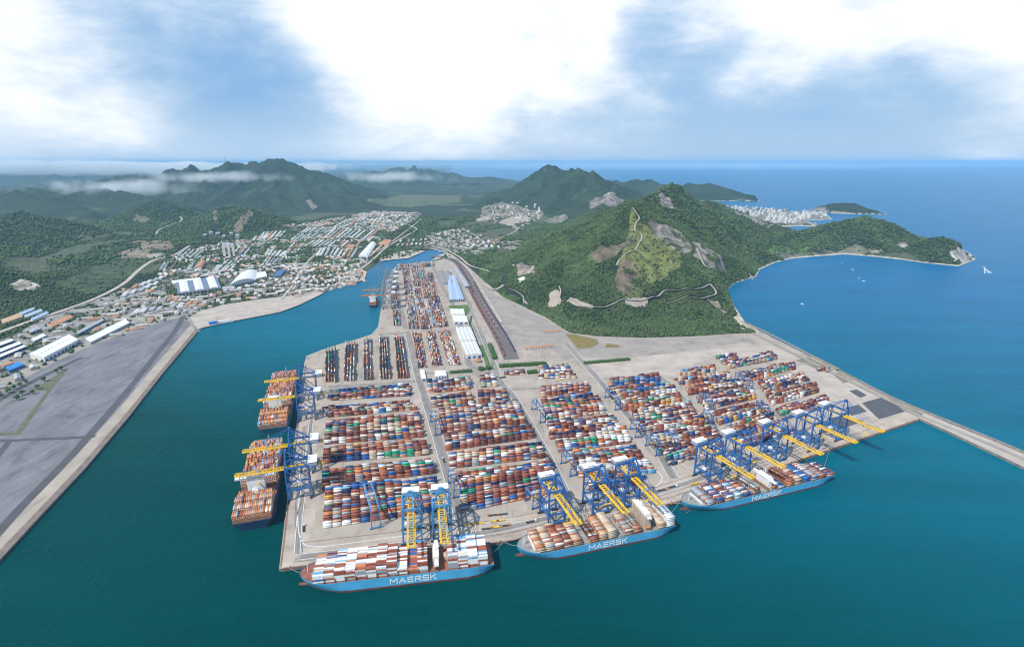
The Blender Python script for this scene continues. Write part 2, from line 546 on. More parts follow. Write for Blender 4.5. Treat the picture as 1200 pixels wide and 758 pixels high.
ridge([(-150, 221, 6000), (-80, 224, 5900), (-30, 228, 6500)], 2.9)
ridge([(100, 216.5, 8700), (104, 233.5, 7400), (112, 246, 6400), (124, 256, 5600)], 2.9)
ridge([(150, 208.5, 8650), (148, 231.5, 7400), (146, 243, 6500), (150, 252, 5900)], 2.9)
ridge([(250, 195, 8500), (236, 219.5, 7400), (232, 234, 6500), (240, 246, 5900)], 2.8)
ridge([(310, 190, 8400), (306, 216, 7400), (300, 228, 6500), (312, 242, 5800)], 2.8)
ridge([(340, 190, 8400), (352, 215, 7400), (362, 230, 6500), (372, 244, 5900)], 2.8)
ridge([(372, 204, 8200), (400, 222, 7200), (422, 236, 6500), (438, 243, 6100)], 3.0)
ridge([(0, 228, 6800), (-20, 242, 5900), (-60, 254, 5300)], 3.4)
ridge([(-200, 211, 6500), (-160, 236, 5600), (-120, 258, 4900)], 3.4)
# far beyond the valley
ridge([(330, 205, 15000), (400, 204, 15500), (455, 195, 15800), (480, 193, 16000), (505, 196, 16000), (545, 206, 15500), (600, 208, 16000), (650, 207, 17000)], 3.2)
ridge([(400, 212, 12500), (440, 206, 12600), (480, 210, 12500), (520, 216, 12000), (560, 215, 12300)], 3.2)
ridge([(-300, 190, 14000), (-200, 205, 14000), (-100, 200, 14000), (0, 208, 15000), (60, 204, 15500), (110, 208, 15000)], 3.2)


def height(x, y):
    """height of the land (negative: sea bed)"""
    x = np.asarray(x, dtype=float)
    y = np.asarray(y, dtype=float)
    sd = np.maximum(sdist(x, y, land), sdist(x, y, island))
    sdt = np.maximum(sdist(x, y, TERM_FLAT), sdist(x, y, YARD_FLAT))
    base = np.clip(sd * 0.16, -9, 3.0)
    wx = x + 60 * (fbm(x / 420, y / 420, 3, 5) - 0.5) * 2
    wy = y + 60 * (fbm(x / 420 + 40, y / 420, 3, 9) - 0.5) * 2
    H = np.zeros_like(x)
    for pts, k, p in RIDGES:
        zmax = max(q[2] for q in pts)
        wmax = max(zmax, 20) * k + 90
        xs = [q[0] for q in pts]
        ys = [q[1] for q in pts]
        m = (x > min(xs) - wmax) & (x < max(xs) + wmax) & (y > min(ys) - wmax) & (y < max(ys) + wmax)
        if not m.any():
            continue
        X, Y = wx[m], wy[m]
        best = np.zeros_like(X)
        arc = 0
        for a, b in zip(pts[:-1], pts[1:]):
            ex, ey = b[0] - a[0], b[1] - a[1]
            L = ex * ex + ey * ey
            t = np.clip(((X - a[0]) * ex + (Y - a[1]) * ey) / L, 0, 1)
            d = np.sqrt((X - a[0] - t * ex) ** 2 + (Y - a[1] - t * ey) ** 2)
            zr = np.maximum(a[2] + (b[2] - a[2]) * t, 4)
            s = np.clip(1 - d / (zr * k + 25), 0, 1)
            best = np.maximum(best, zr * s ** p)
        h0 = H[m]
        dd = np.abs(h0 - best)
        kk = 16.0
        H[m] = np.maximum(h0, best) + np.clip(kk - dd, 0, kk) ** 2 / (4 * kk) * np.clip(np.minimum(h0, best) / 20, 0, 1)
    big = np.clip((H) / 220, 0, 1.6)
    rav = ridged(x / 330, y / 330, 4, 21)
    rav2 = ridged(x / 120, y / 120, 3, 33)
    fade = np.clip(H / 60, 0, 1)
    H = H * (1 + 0.10 * (fbm(x / 500, y / 500, 3, 3) - 0.5)) - fade * big * 84 * (1 - rav) * (1 + 0.9 * np.clip((y - 4600) / 1800, 0, 1)) - fade * (1 - rav2) * 15 + fade * (8 + 26 * big * (1 + 0.8 * np.clip((y - 4600) / 1800, 0, 1)))
    H = np.maximum(H, 0)
    roll = 3.5 * fbm(x / 400, y / 400, 3, 8) * np.clip((y - 4200) / 3000, 0, 1) * 4
    return np.where(sd > 0, base + np.clip(sd / 60, 0, 1) * np.clip(-sdt / 130, 0, 1) * (H + roll), base)


def hit(u, v, d0=700, d1=11000):
    """where the sight line of a surveyed point meets the land"""
    d = ray(u, v)
    D = np.concatenate([np.arange(d0, 5200, 6.0), np.arange(5200, d1, 25.0)])
    X, Z = d[0] / d[1] * D, CAM_H + d[2] / d[1] * D
    H = np.maximum(height(X, D), 0)
    w = np.nonzero(Z <= H)[0]
    if len(w) == 0:
        return np.array([X[-1], D[-1], max(H[-1], 0)])
    i = max(w[0], 1)
    f0, f1 = Z[i - 1] - H[i - 1], Z[i] - H[i]
    t = f0 / (f0 - f1 + 1e-9)
    Dm = D[i - 1] + t * (D[i] - D[i - 1])
    return np.array([d[0] / d[1] * Dm, Dm, H[i - 1] + t * (H[i] - H[i - 1])])


_hc = {}


def hits(lst, **k):
    key = tuple(lst)
    if key not in _hc:
        _hc[key] = [tuple(hit(u, v, **k)) for u, v in lst]
    return _hc[key]


def catmull(pts, n=6):
    pts = [np.array(p, dtype=float) for p in pts]
    if len(pts) < 3:
        return pts
    q = [2 * pts[0] - pts[1]] + pts + [2 * pts[-1] - pts[-2]]
    out = []
    for i in range(1, len(q) - 2):
        for k in range(n):
            t = k / n
            out.append(0.5 * ((2 * q[i]) + (q[i + 1] - q[i - 1]) * t + (2 * q[i - 1] - 5 * q[i] + 4 * q[i + 1] - q[i + 2]) * t * t
                              + (3 * q[i] - q[i - 1] - 3 * q[i + 1] + q[i + 2]) * t ** 3))
    out.append(pts[-1])
    return out


# ------------------------------------------------------------------ land cover regions
ROCK = [  # rock faces and bare ground on the slopes: pixel polygons as surveyed
    ([(757, 252), (775, 262), (800, 275), (812, 290), (802, 298), (785, 290), (765, 272)], (0.19, 0.17, 0.14)),
    ([(812, 283), (832, 290), (846, 303), (852, 322), (838, 316), (822, 303), (812, 300)], (0.22, 0.19, 0.16)),
    ([(772, 229), (786, 234), (795, 248), (780, 243), (771, 237)], (0.20, 0.17, 0.15)),
    ([(690, 298), (712, 286), (742, 276), (738, 290), (715, 302), (697, 309)], (0.165, 0.135, 0.085)),
    ([(730, 302), (745, 304), (749, 320), (738, 342), (730, 350), (722, 338), (720, 318)], (0.170, 0.130, 0.085)),
    ([(588, 283), (612, 282), (612, 290), (598, 294), (590, 291)], (0.23, 0.20, 0.17)),
    ([(687, 237), (705, 230), (722, 229), (730, 236), (715, 243), (692, 245)], (0.21, 0.18, 0.16)),
    ([(638, 258), (662, 251), (666, 256), (645, 263)], (0.17, 0.16, 0.12)),
    ([(600, 310), (627, 311), (628, 320), (605, 321)], (0.30, 0.25, 0.20)),
    ([(830, 350), (842, 350), (850, 365), (842, 365)], (0.24, 0.19, 0.13)),
    ([(633, 273), (655, 272), (640, 279), (632, 279)], (0.18, 0.16, 0.12)),
    ([(1050, 285), (1062, 281), (1070, 288), (1060, 291)], (0.30, 0.27, 0.23)),
    ([(1020, 293), (1036, 292), (1030, 297), (1018, 297)], (0.30, 0.25, 0.19)),
    ([(1115, 300), (1135, 299), (1142, 304), (1130, 307), (1118, 305)], (0.34, 0.31, 0.27)),
    ([(275, 262), (292, 245), (296, 250), (284, 270), (276, 276)], (0.17, 0.14, 0.09)),
    ([(250, 252), (258, 243), (255, 256), (247, 265)], (0.15, 0.13, 0.08)),
    ([(160, 250), (176, 258), (165, 262), (155, 258)], (0.17, 0.14, 0.10)),
    ([(357, 236), (362, 234), (372, 243), (366, 246)], (0.22, 0.19, 0.15)),
    ([(138, 296), (165, 288), (180, 291), (170, 302), (140, 304)], (0.24, 0.19, 0.13)),
    ([(10, 332), (25, 327), (48, 335), (42, 340), (20, 338)], (0.40, 0.34, 0.27)),
    ([(155, 282), (200, 281), (205, 290), (195, 294), (160, 287)], (0.22, 0.17, 0.11)),
    ([(172, 299), (188, 296), (192, 300), (175, 302)], (0.34, 0.29, 0.23)),
]
GRASS = [
    ([(738, 246), (752, 262), (775, 270), (800, 298), (795, 315), (770, 330), (752, 338), (745, 352), (733, 352), (722, 335), (724, 312), (732, 290), (738, 266)], (0.15, 0.165, 0.05)),
    ([(655, 300), (690, 290), (700, 300), (690, 325), (660, 325)], (0.06, 0.095, 0.025)),
    ([(898, 289), (945, 286), (948, 294), (915, 297), (898, 295)], (0.09, 0.15, 0.045)),
    ([(370, 263), (425, 252), (432, 257), (400, 262), (372, 267)], (0.13, 0.15, 0.07)),
    ([(520, 270), (560, 262), (575, 268), (550, 275), (525, 275)], (0.06, 0.09, 0.03)),
    ([(150, 300), (60, 330), (110, 345), (160, 320), (200, 303)], (0.055, 0.08, 0.03)),
    ([(540, 237), (480, 243), (430, 236), (470, 228), (540, 229)], (0.10, 0.12, 0.06)),
]
URBAN = [
    ([(180, 330), (205, 300), (260, 285), (340, 264), (440, 248), (494, 250), (490, 256), (455, 275), (437, 300), (420, 318), (428, 330), (380, 343),
      (345, 350), (300, 352), (265, 345), (235, 352), (200, 362), (165, 350)], (0.17, 0.165, 0.13)),
    ([(-150, 500), (-150, 420), (0, 400), (60, 370), (130, 345), (170, 330), (215, 355), (240, 352), (345, 350), (395, 334), (428, 320), (350, 357), (276, 375), (238, 383), (80, 560)], (0.30, 0.275, 0.24)),
    ([(560, 258), (565, 243), (590, 237), (620, 245), (637, 252), (612, 270), (580, 262)], (0.20, 0.19, 0.15)),
    ([(500, 276), (540, 268), (560, 275), (590, 285), (560, 300), (520, 297), (500, 290)], (0.24, 0.22, 0.19)),
    ([(848, 243), (905, 243), (975, 250), (972, 262), (900, 268), (862, 250)], (0.22, 0.21, 0.19)),
    ([(885, 292), (960, 289), (1030, 292), (1020, 297), (910, 300)], (0.16, 0.16, 0.11)),
]
GREEN_BELT = [
    [(232, 362), (260, 352), (300, 345), (345, 352), (372, 347), (330, 360), (262, 372)],
    [(190, 348), (225, 325), (262, 315), (300, 312), (300, 318), (255, 326), (205, 350)],
]
_pz = {}


def zone_world(lst):
    return hits(lst)


# build the land sheet: finer where the survey sees it from near
def build_land():
    az = np.concatenate([np.linspace(-78, -52, 50, endpoint=False), np.linspace(-52, 52, 1000), np.linspace(52.3, 78, 50)])
    rd = np.concatenate([np.linspace(120, 1250, 70, endpoint=False), np.geomspace(1250, 5600, 640, endpoint=False),
                         np.geomspace(5600, 13500, 230, endpoint=False), np.geomspace(13500, 90000, 50)])
    A, D = np.meshgrid(np.radians(az), rd)
    X, Y = D * np.sin(A), D * np.cos(A)
    nr, na = X.shape
    x, y = X.ravel(), Y.ravel()
    z = height(x, y)
    # colours of the ground itself
    n1 = fbm(x / 90, y / 90, 4, 51)
    n2 = fbm(x / 400, y / 400, 3, 52)
    forest = np.array([0.010, 0.027, 0.013])
    forest2 = np.array([0.026, 0.052, 0.020])
    f = np.clip((n1 * 0.6 + n2 * 0.7 - 0.35) * 1.8, 0, 1)[:, None]
    c = forest * (1 - f) + forest2 * f
    bare = np.clip((ridged(x / 260, y / 260, 4, 77) - 0.83) * 9, 0, 1) * np.clip((z - 60) / 100, 0, 1) * np.clip((fbm(x / 900, y / 900, 2, 4) - 0.5) * 6, 0, 1)
    c = c * (1 - 0.6 * bare[:, None]) + np.array([0.15, 0.135, 0.085]) * 0.6 * bare[:, None]
    wob_x = x + 30 * (fbm(x / 60, y / 60, 3, 61) - 0.5)
    wob_y = y + 60 * (fbm(x / 60, y / 60, 3, 62) - 0.5)
    flat = (z < 30) & (y > 2500)
    fields = np.clip((fbm(x / 260, y / 420, 3, 90) - 0.60) * 9, 0, 1) * flat
    c = c * (1 - fields[:, None] * 0.8) + np.array([0.10, 0.11, 0.055]) * fields[:, None] * 0.8
    treemask = np.ones(len(x)) * (1 - fields)

    def paint(poly_px, col, noise=0.35, tree=0.0, hard=True, patch=1.0):
        nonlocal c
        poly = zone_world(poly_px)
        xs = [p[0] for p in poly]
        ys = [p[1] for p in poly]
        m = (x > min(xs) - 60) & (x < max(xs) + 60) & (y > min(ys) - 90) & (y < max(ys) + 90)
        idx = np.nonzero(m)[0]
        if len(idx) == 0:
            return
        ins = inpoly(wob_x[idx], wob_y[idx], poly)
        idx = idx[ins]
        k = 1 + noise * 2 * (fbm(x[idx] / 35, y[idx] / 35, 4, 70) - 0.5)
        if hard:
            k = k * (0.35 + 1.35 * ridged(x[idx] / 16, y[idx] / 60, 4, 73) ** 1.6) if noise > .6 and col[2] > .11 else k
        g = np.clip((fbm(x[idx] / 45, y[idx] / 45, 4, 71) - 0.62) * 14, 0, 1) * patch
        nc = np.array(col)[None, :] * k[:, None]
        c[idx] = nc * (1 - g[:, None]) + c[idx] * g[:, None]
        treemask[idx] = tree + (1 - tree) * g * 0.7

    for i_, (poly, col) in enumerate(URBAN):
        paint(poly, col, 0.45, 0.75 if i_ == 0 else 0.12, patch=1.0)
    for poly, col in GRASS:
        paint(poly, col, 0.55, 0.07, patch=0.45)
    for poly, col in ROCK:
        paint(poly, col, 0.7, 0.0, patch=0.7)
    for poly in GREEN_BELT:
        paint(poly, (0.035, 0.06, 0.02), 0.4, 0.9, patch=0)
    # beach and shore rock
    near = (x > 200) & (y > 1300) & (y < 9000) & (z > -2) & (z < 3.4)
    idx = np.nonzero(near)[0]
    sdl = np.maximum(sdist(x[idx], y[idx], land), sdist(x[idx], y[idx], island))
    shore = (sdl < 26 + 14 * fbm(x[idx] / 80, y[idx] / 80, 2, 5)) & (sdl > -14)
    c[idx[shore]] = np.array([0.52, 0.44, 0.33])[None, :]
    treemask[idx[shore]] = 0
    treemask[z < 2.6] = 0
    c[z < -1] = (0.10, 0.16, 0.14)
    i, j = np.meshgrid(np.arange(nr - 1), np.arange(na - 1), indexing='ij')
    a = (i * na + j).ravel()
    q = np.stack([a, a + 1, a + na + 1, a + na], 1)
    zq = z[q].max(1)
    q = q[zq > -8.5]      # the deep sea bed is never seen
    M_LAND = attr_mat('land_cover', 0.95, 0.55, 0.03, bump=16, bscale=0.03, n_detail=9)
    v = np.stack([x, y, z], 1)
    used = np.zeros(len(x), dtype=bool)
    used[q.ravel()] = True
    remap = np.cumsum(used) - 1
    me = fast_mesh('terrain', v[used], remap[q].ravel(), 4, [M_LAND], c[used], smooth=True)
    # winding: make normals point up
    o = link('terrain', me)
    tag(o, kind='structure')
    if me.polygons[0].normal.z < 0:
        me.flip_normals()
    return (rd, np.radians(az), z.reshape(nr, na), treemask.reshape(nr, na), c.reshape(nr, na, 3))


LAND = build_land()


def grid_sample(arr, x, y):
    rd, az, z, tm, c = LAND
    d = np.hypot(x, y)
    a = np.arctan2(x, y)
    i = np.clip(np.searchsorted(rd, d) - 1, 0, len(rd) - 2)
    j = np.clip(np.searchsorted(az, a) - 1, 0, len(az) - 2)
    fi = np.clip((d - rd[i]) / (rd[i + 1] - rd[i]), 0, 1)
    fj = np.clip((a - az[j]) / (az[j + 1] - az[j]), 0, 1)
    return arr[i, j] * (1 - fi) * (1 - fj) + arr[i + 1, j] * fi * (1 - fj) + arr[i, j + 1] * (1 - fi) * fj + arr[i + 1, j + 1] * fi * fj


def ground_z(x, y):
    return float(grid_sample(LAND[2], np.array([x]), np.array([y]))[0])


# ------------------------------------------------------------------ forest
def build_forest():
    rd, az, zg, tm, cg = LAND
    ico_v = []
    ph = (1 + 5 ** 0.5) / 2
    for a, b in ((1, ph), (-1, ph), (1, -ph), (-1, -ph)):
        ico_v += [(a, b, 0), (0, a, b), (b, 0, a)]
    ico_v = np.array(ico_v) / math.hypot(1, ph)
    # faces by nearest triples
    d = np.linalg.norm(ico_v[:, None] - ico_v[None], axis=2)
    e = (d > 0) & (d < 1.06)
    fs = []
    for a in range(12):
        for b in range(a + 1, 12):
            for c_ in range(b + 1, 12):
                if e[a, b] and e[b, c_] and e[a, c_]:
                    n = np.cross(ico_v[b] - ico_v[a], ico_v[c_] - ico_v[a])
                    fs.append((a, b, c_) if n @ ico_v[a] > 0 else (a, c_, b))
    fs = np.array(fs)
    X, Y, S = [], [], []
    # x0,x1,y0,y1,n, size
    for x0, x1, y0, y1, n, s0, s1 in ((-150, 1300, 1450, 2700, 105000, 2.6, 4.9), (-300, 2900, 2650, 4600, 76000, 4.2, 8.0),
                                      (-2600, -200, 1100, 2700, 26000, 3.0, 5.5), (-3600, 300, 2700, 5200, 42000, 5.0, 9.0)):
        x = rng.uniform(x0, x1, n)
        y = rng.uniform(y0, y1, n)
        a = np.degrees(np.arctan2(x, y))
        t = grid_sample(tm, x, y)
        dens = 0.30 + 0.70 * np.clip((fbm(x / 70, y / 70, 3, 44) - 0.35) * 4, 0, 1)
        k = (rng.random(n) < t * dens) & (abs(a) < 49)
        X.append(x[k]); Y.append(y[k]); S.append(rng.uniform(s0, s1, k.sum()))
    x, y, s = map(np.concatenate, (X, Y, S))
    # keep clear of the paved yards, the hill paths and the houses
    for pts, wdt in CORRIDOR:
        for a_, b_ in zip(pts[:-1], pts[1:]):
            ex, ey = b_[0] - a_[0], b_[1] - a_[1]
            L_ = ex * ex + ey * ey + 1e-6
            tt = np.clip(((x - a_[0]) * ex + (y - a_[1]) * ey) / L_, 0, 1)
            dx, dy = x - a_[0] - tt * ex, y - a_[1] - tt * ey
            # trees on the viewer's side of a path stand lower down the slope and are cut wider
            m_ = (dx * dx + dy * dy) < wdt ** 2
            x, y, s = x[~m_], y[~m_], s[~m_]
    k = ~keep_clear(x, y)
    x, y, s = x[k], y[k], s[k]
    z = grid_sample(zg, x, y)
    n = len(x)
    jit = rng.uniform(0.72, 1.25, (n, 12, 1))
    v = ico_v[None] * jit * s[:, None, None]
    v[:, :, 2] *= rng.uniform(0.75, 1.1, (n, 1))
    v += np.stack([x, y, z + s * 0.55], 1)[:, None, :]
    f = (fs[None] + (np.arange(n) * 12)[:, None, None]).ravel()
    g = rng.random((n, 1))
    col = np.array([0.020, 0.046, 0.015]) * (1 - g) + np.array([0.085, 0.125, 0.034]) * g
    big = fbm(x / 160, y / 160, 3, 12)[:, None]
    col = col * (0.65 + 0.8 * big)
    col = np.repeat(col, 12, 0)
    m = attr_mat('foliage', 0.85, 0.35, 0.35)
    me = fast_mesh('forest', v.reshape(-1, 3), f, 3, [m], col)
    o = link('forest', me)
    tag(o, 'dense green broadleaf woodland over the hills and between the town houses', 'forest', kind='stuff')
    print('trees', n)


CLEAR = []
CORRIDOR = []


def keep_clear(x, y):
    k = np.zeros(len(x), dtype=bool)
    for p in CLEAR:
        k |= inpoly(x, y, p)
    return k
# ------------------------------------------------------------------ sky, sun, air, water
SUN_EL, SUN_AZ = 50.0, -138.0      # azimuth measured from +Y towards +X: the sun stands left and a little behind the camera
view = scene.view_settings
scene.display_settings.display_device = 'sRGB'
view.view_transform = 'Standard'
view.look = 'None'
view.exposure = -0.12
view.gamma = 1


def build_sky():
    w = bpy.data.worlds.new('World')
    scene.world = w
    w.use_nodes = True
    nt = w.node_tree
    L = nt.links.new
    bg = nt.nodes['Background']
    bg.inputs['Strength'].default_value = 0.10
    sky = nt.nodes.new('ShaderNodeTexSky')
    sky.sky_type = 'NISHITA'
    sky.sun_disc = False
    sky.sun_elevation = R(SUN_EL)
    sky.sun_rotation = R(SUN_AZ)
    sky.altitude = 300
    sky.air_density = 1.3
    sky.dust_density = 0.6
    sky.ozone_density = 2.5
    tc = nt.nodes.new('ShaderNodeTexCoord')

    def math_(op, a, b=None, c=None, clamp=False):
        n = nt.nodes.new('ShaderNodeMath')
        n.operation = op
        n.use_clamp = clamp
        for i, q in enumerate((a, b, c)):
            if q is None:
                continue
            if isinstance(q, (int, float)):
                n.inputs[i].default_value = q
            else:
                L(q, n.inputs[i])
        return n.outputs[0]
    nrm = nt.nodes.new('ShaderNodeVectorMath')
    nrm.operation = 'NORMALIZE'
    L(tc.outputs['Generated'], nrm.inputs[0])
    sep = nt.nodes.new('ShaderNodeSeparateXYZ')
    L(nrm.outputs[0], sep.inputs[0])
    el = sep.outputs['Z']

    def smooth(x, a, b, lo=0.0, hi=1.0):
        n = nt.nodes.new('ShaderNodeMapRange')
        n.interpolation_type = 'SMOOTHSTEP'
        L(x, n.inputs['Value'])
        n.inputs['From Min'].default_value = a
        n.inputs['From Max'].default_value = b
        n.inputs['To Min'].default_value = lo
        n.inputs['To Max'].default_value = hi
        return n.outputs['Result']

    def noise(scale, sx, sy, sz, det, rough=0.6, off=(0, 0, 0), dist=0.0):
        mp = nt.nodes.new('ShaderNodeMapping')
        mp.inputs['Scale'].default_value = (sx, sy, sz)
        mp.inputs['Location'].default_value = off
        L(nrm.outputs[0], mp.inputs['Vector'])
        n = nt.nodes.new('ShaderNodeTexNoise')
        n.inputs['Scale'].default_value = scale
        n.inputs['Detail'].default_value = det
        n.inputs['Roughness'].default_value = rough
        n.inputs['Distortion'].default_value = dist
        L(mp.outputs[0], n.inputs['Vector'])
        return n.outputs['Fac']
    big = noise(3.0, 1, 1, 2.4, 7, 0.52, (0.3, 0.1, 0.0), 0.3)
    fine = noise(9.0, 1, 1, 2.6, 9, 0.62, (2.0, 0.7, 0.0), 0.2)
    # cloud density: thick high up, thin veil low down
    dens = math_('ADD', math_('MULTIPLY', big, 0.75), math_('MULTIPLY', fine, 0.55))
    dens = math_('ADD', dens, smooth(el, 0.02, 0.20, -0.24, 0.16))
    # clear openings and thick banks where they stand in this sky
    for (u, v, rad, amt) in ((95, 38, 3.6, -.22), (270, 52, 5.0, -.20), (330, 88, 4.5, -.08), (800, 28, 3.8, -.32), (765, 15, 3.2, -.14), (965, 118, 7.5, -.30), (1110, 160, 9, -.30),
                             (880, 135, 5, -.16), (1030, 140, 7, -.16), (960, 90, 3, .10), (650, 165, 8, -.05), (40, 130, 6, .05), (30, 75, 6, .12), (250, 150, 8, -.08), (700, 170, 7, -.12),
                             (600, 70, 10, .12), (740, 85, 6, .18), (1080, 45, 10, .45), (920, 50, 6, .15), (480, 110, 8, .10), (170, 110, 6, .05), (130, 185, 7, .12), (330, 175, 6, .10), (560, 180, 8, .10), (450, 20, 9, .18), (860, 60, 5, .08), (1185, 110, 7, .35), (560, 130, 6, .10)):
        d = ray(u, v)
        d = d / np.linalg.norm(d)
        dp = nt.nodes.new('ShaderNodeVectorMath')
        dp.operation = 'DOT_PRODUCT'
        L(nrm.outputs[0], dp.inputs[0])
        dp.inputs[1].default_value = tuple(d)
        m = smooth(dp.outputs['Value'], math.cos(R(rad * 1.9)), 1.0, 0, amt)
        dens = math_('ADD', dens, m)
    fac = smooth(dens, 0.28, 1.16)
    # overhead and behind, the sky is open
    fac = math_('MULTIPLY', fac, smooth(el, 0.36, 0.62, 1.0, 0.10))
    fac = math_('MULTIPLY', fac, smooth(sep.outputs['Y'], -0.3, 0.3, 0.35, 1.0))
    # cloud brightness: bright tops, slightly blue-grey undersides
    cb = nt.nodes.new('ShaderNodeMixRGB')
    L(smooth(dens, 0.48, 1.0), cb.inputs['Fac'])
    cb.inputs['Color1'].default_value = (7.6, 9.0, 10.5, 1)
    cb.inputs['Color2'].default_value = (13.0, 13.1, 13.2, 1)
    # blue of the air between the clouds: a richer blue than the bare model gives at this height
    tint = nt.nodes.new('ShaderNodeMixRGB')
    tint.blend_type = 'MIX'
    tint.inputs['Fac'].default_value = 0.75
    L(sky.outputs[0], tint.inputs['Color1'])
    tint.inputs['Color2'].default_value = (2.3, 5.3, 9.6, 1)
    # low veil above the horizon
    veil = nt.nodes.new('ShaderNodeMixRGB')
    vf = math_('MULTIPLY', smooth(el, 0.0, 0.12, 1.0, 0.0), smooth(sep.outputs['X'], -0.5, 0.5, 0.85, 0.55))
    L(vf, veil.inputs['Fac'])
    L(tint.outputs[0], veil.inputs['Color1'])
    veil.inputs['Color2'].default_value = (6.0, 7.9, 10.2, 1)
    mix = nt.nodes.new('ShaderNodeMixRGB')
    L(fac, mix.inputs['Fac'])
    L(veil.outputs[0], mix.inputs['Color1'])
    L(cb.outputs[0], mix.inputs['Color2'])
    L(mix.outputs[0], bg.inputs['Color'])


build_sky()
sd_ = bpy.data.lights.new('sun', 'SUN')
sd_.energy = 5.0
sd_.angle = R(0.5)
sd_.color = (1.0, 0.955, 0.88)
so = bpy.data.objects.new('sun', sd_)
COL.objects.link(so)
az, el = R(SUN_AZ), R(SUN_EL)
sun_dir = Vector((math.sin(az) * math.cos(el), math.cos(az) * math.cos(el), math.sin(el)))
so.rotation_euler = sun_dir.to_track_quat('Z', 'Y').to_euler()
so.location = (0, 0, 900)


def build_haze():
    mb = MB()
    mb.b6(-98000, 98000, -3000, 98000, -12, 640)
    m = bpy.data.materials.new('haze')
    m.use_nodes = True
    nt = m.node_tree
    nt.nodes.remove(nt.nodes['Principled BSDF'])
    pv = nt.nodes.new('ShaderNodeVolumePrincipled')
    pv.inputs['Color'].default_value = (0.38, 0.69, 0.96, 1)
    pv.inputs['Density'].default_value = HAZE
    pv.inputs['Anisotropy'].default_value = 0.0
    nt.links.new(pv.outputs[0], nt.nodes['Material Output'].inputs['Volume'])
    o = mb.build('haze', m)
    tag(o, 'pale blue sea haze that fades the far mountains and horizon', 'haze', kind='stuff')


HAZE = 2.7e-5
scene.cycles.volume_bounces = 3
build_haze()


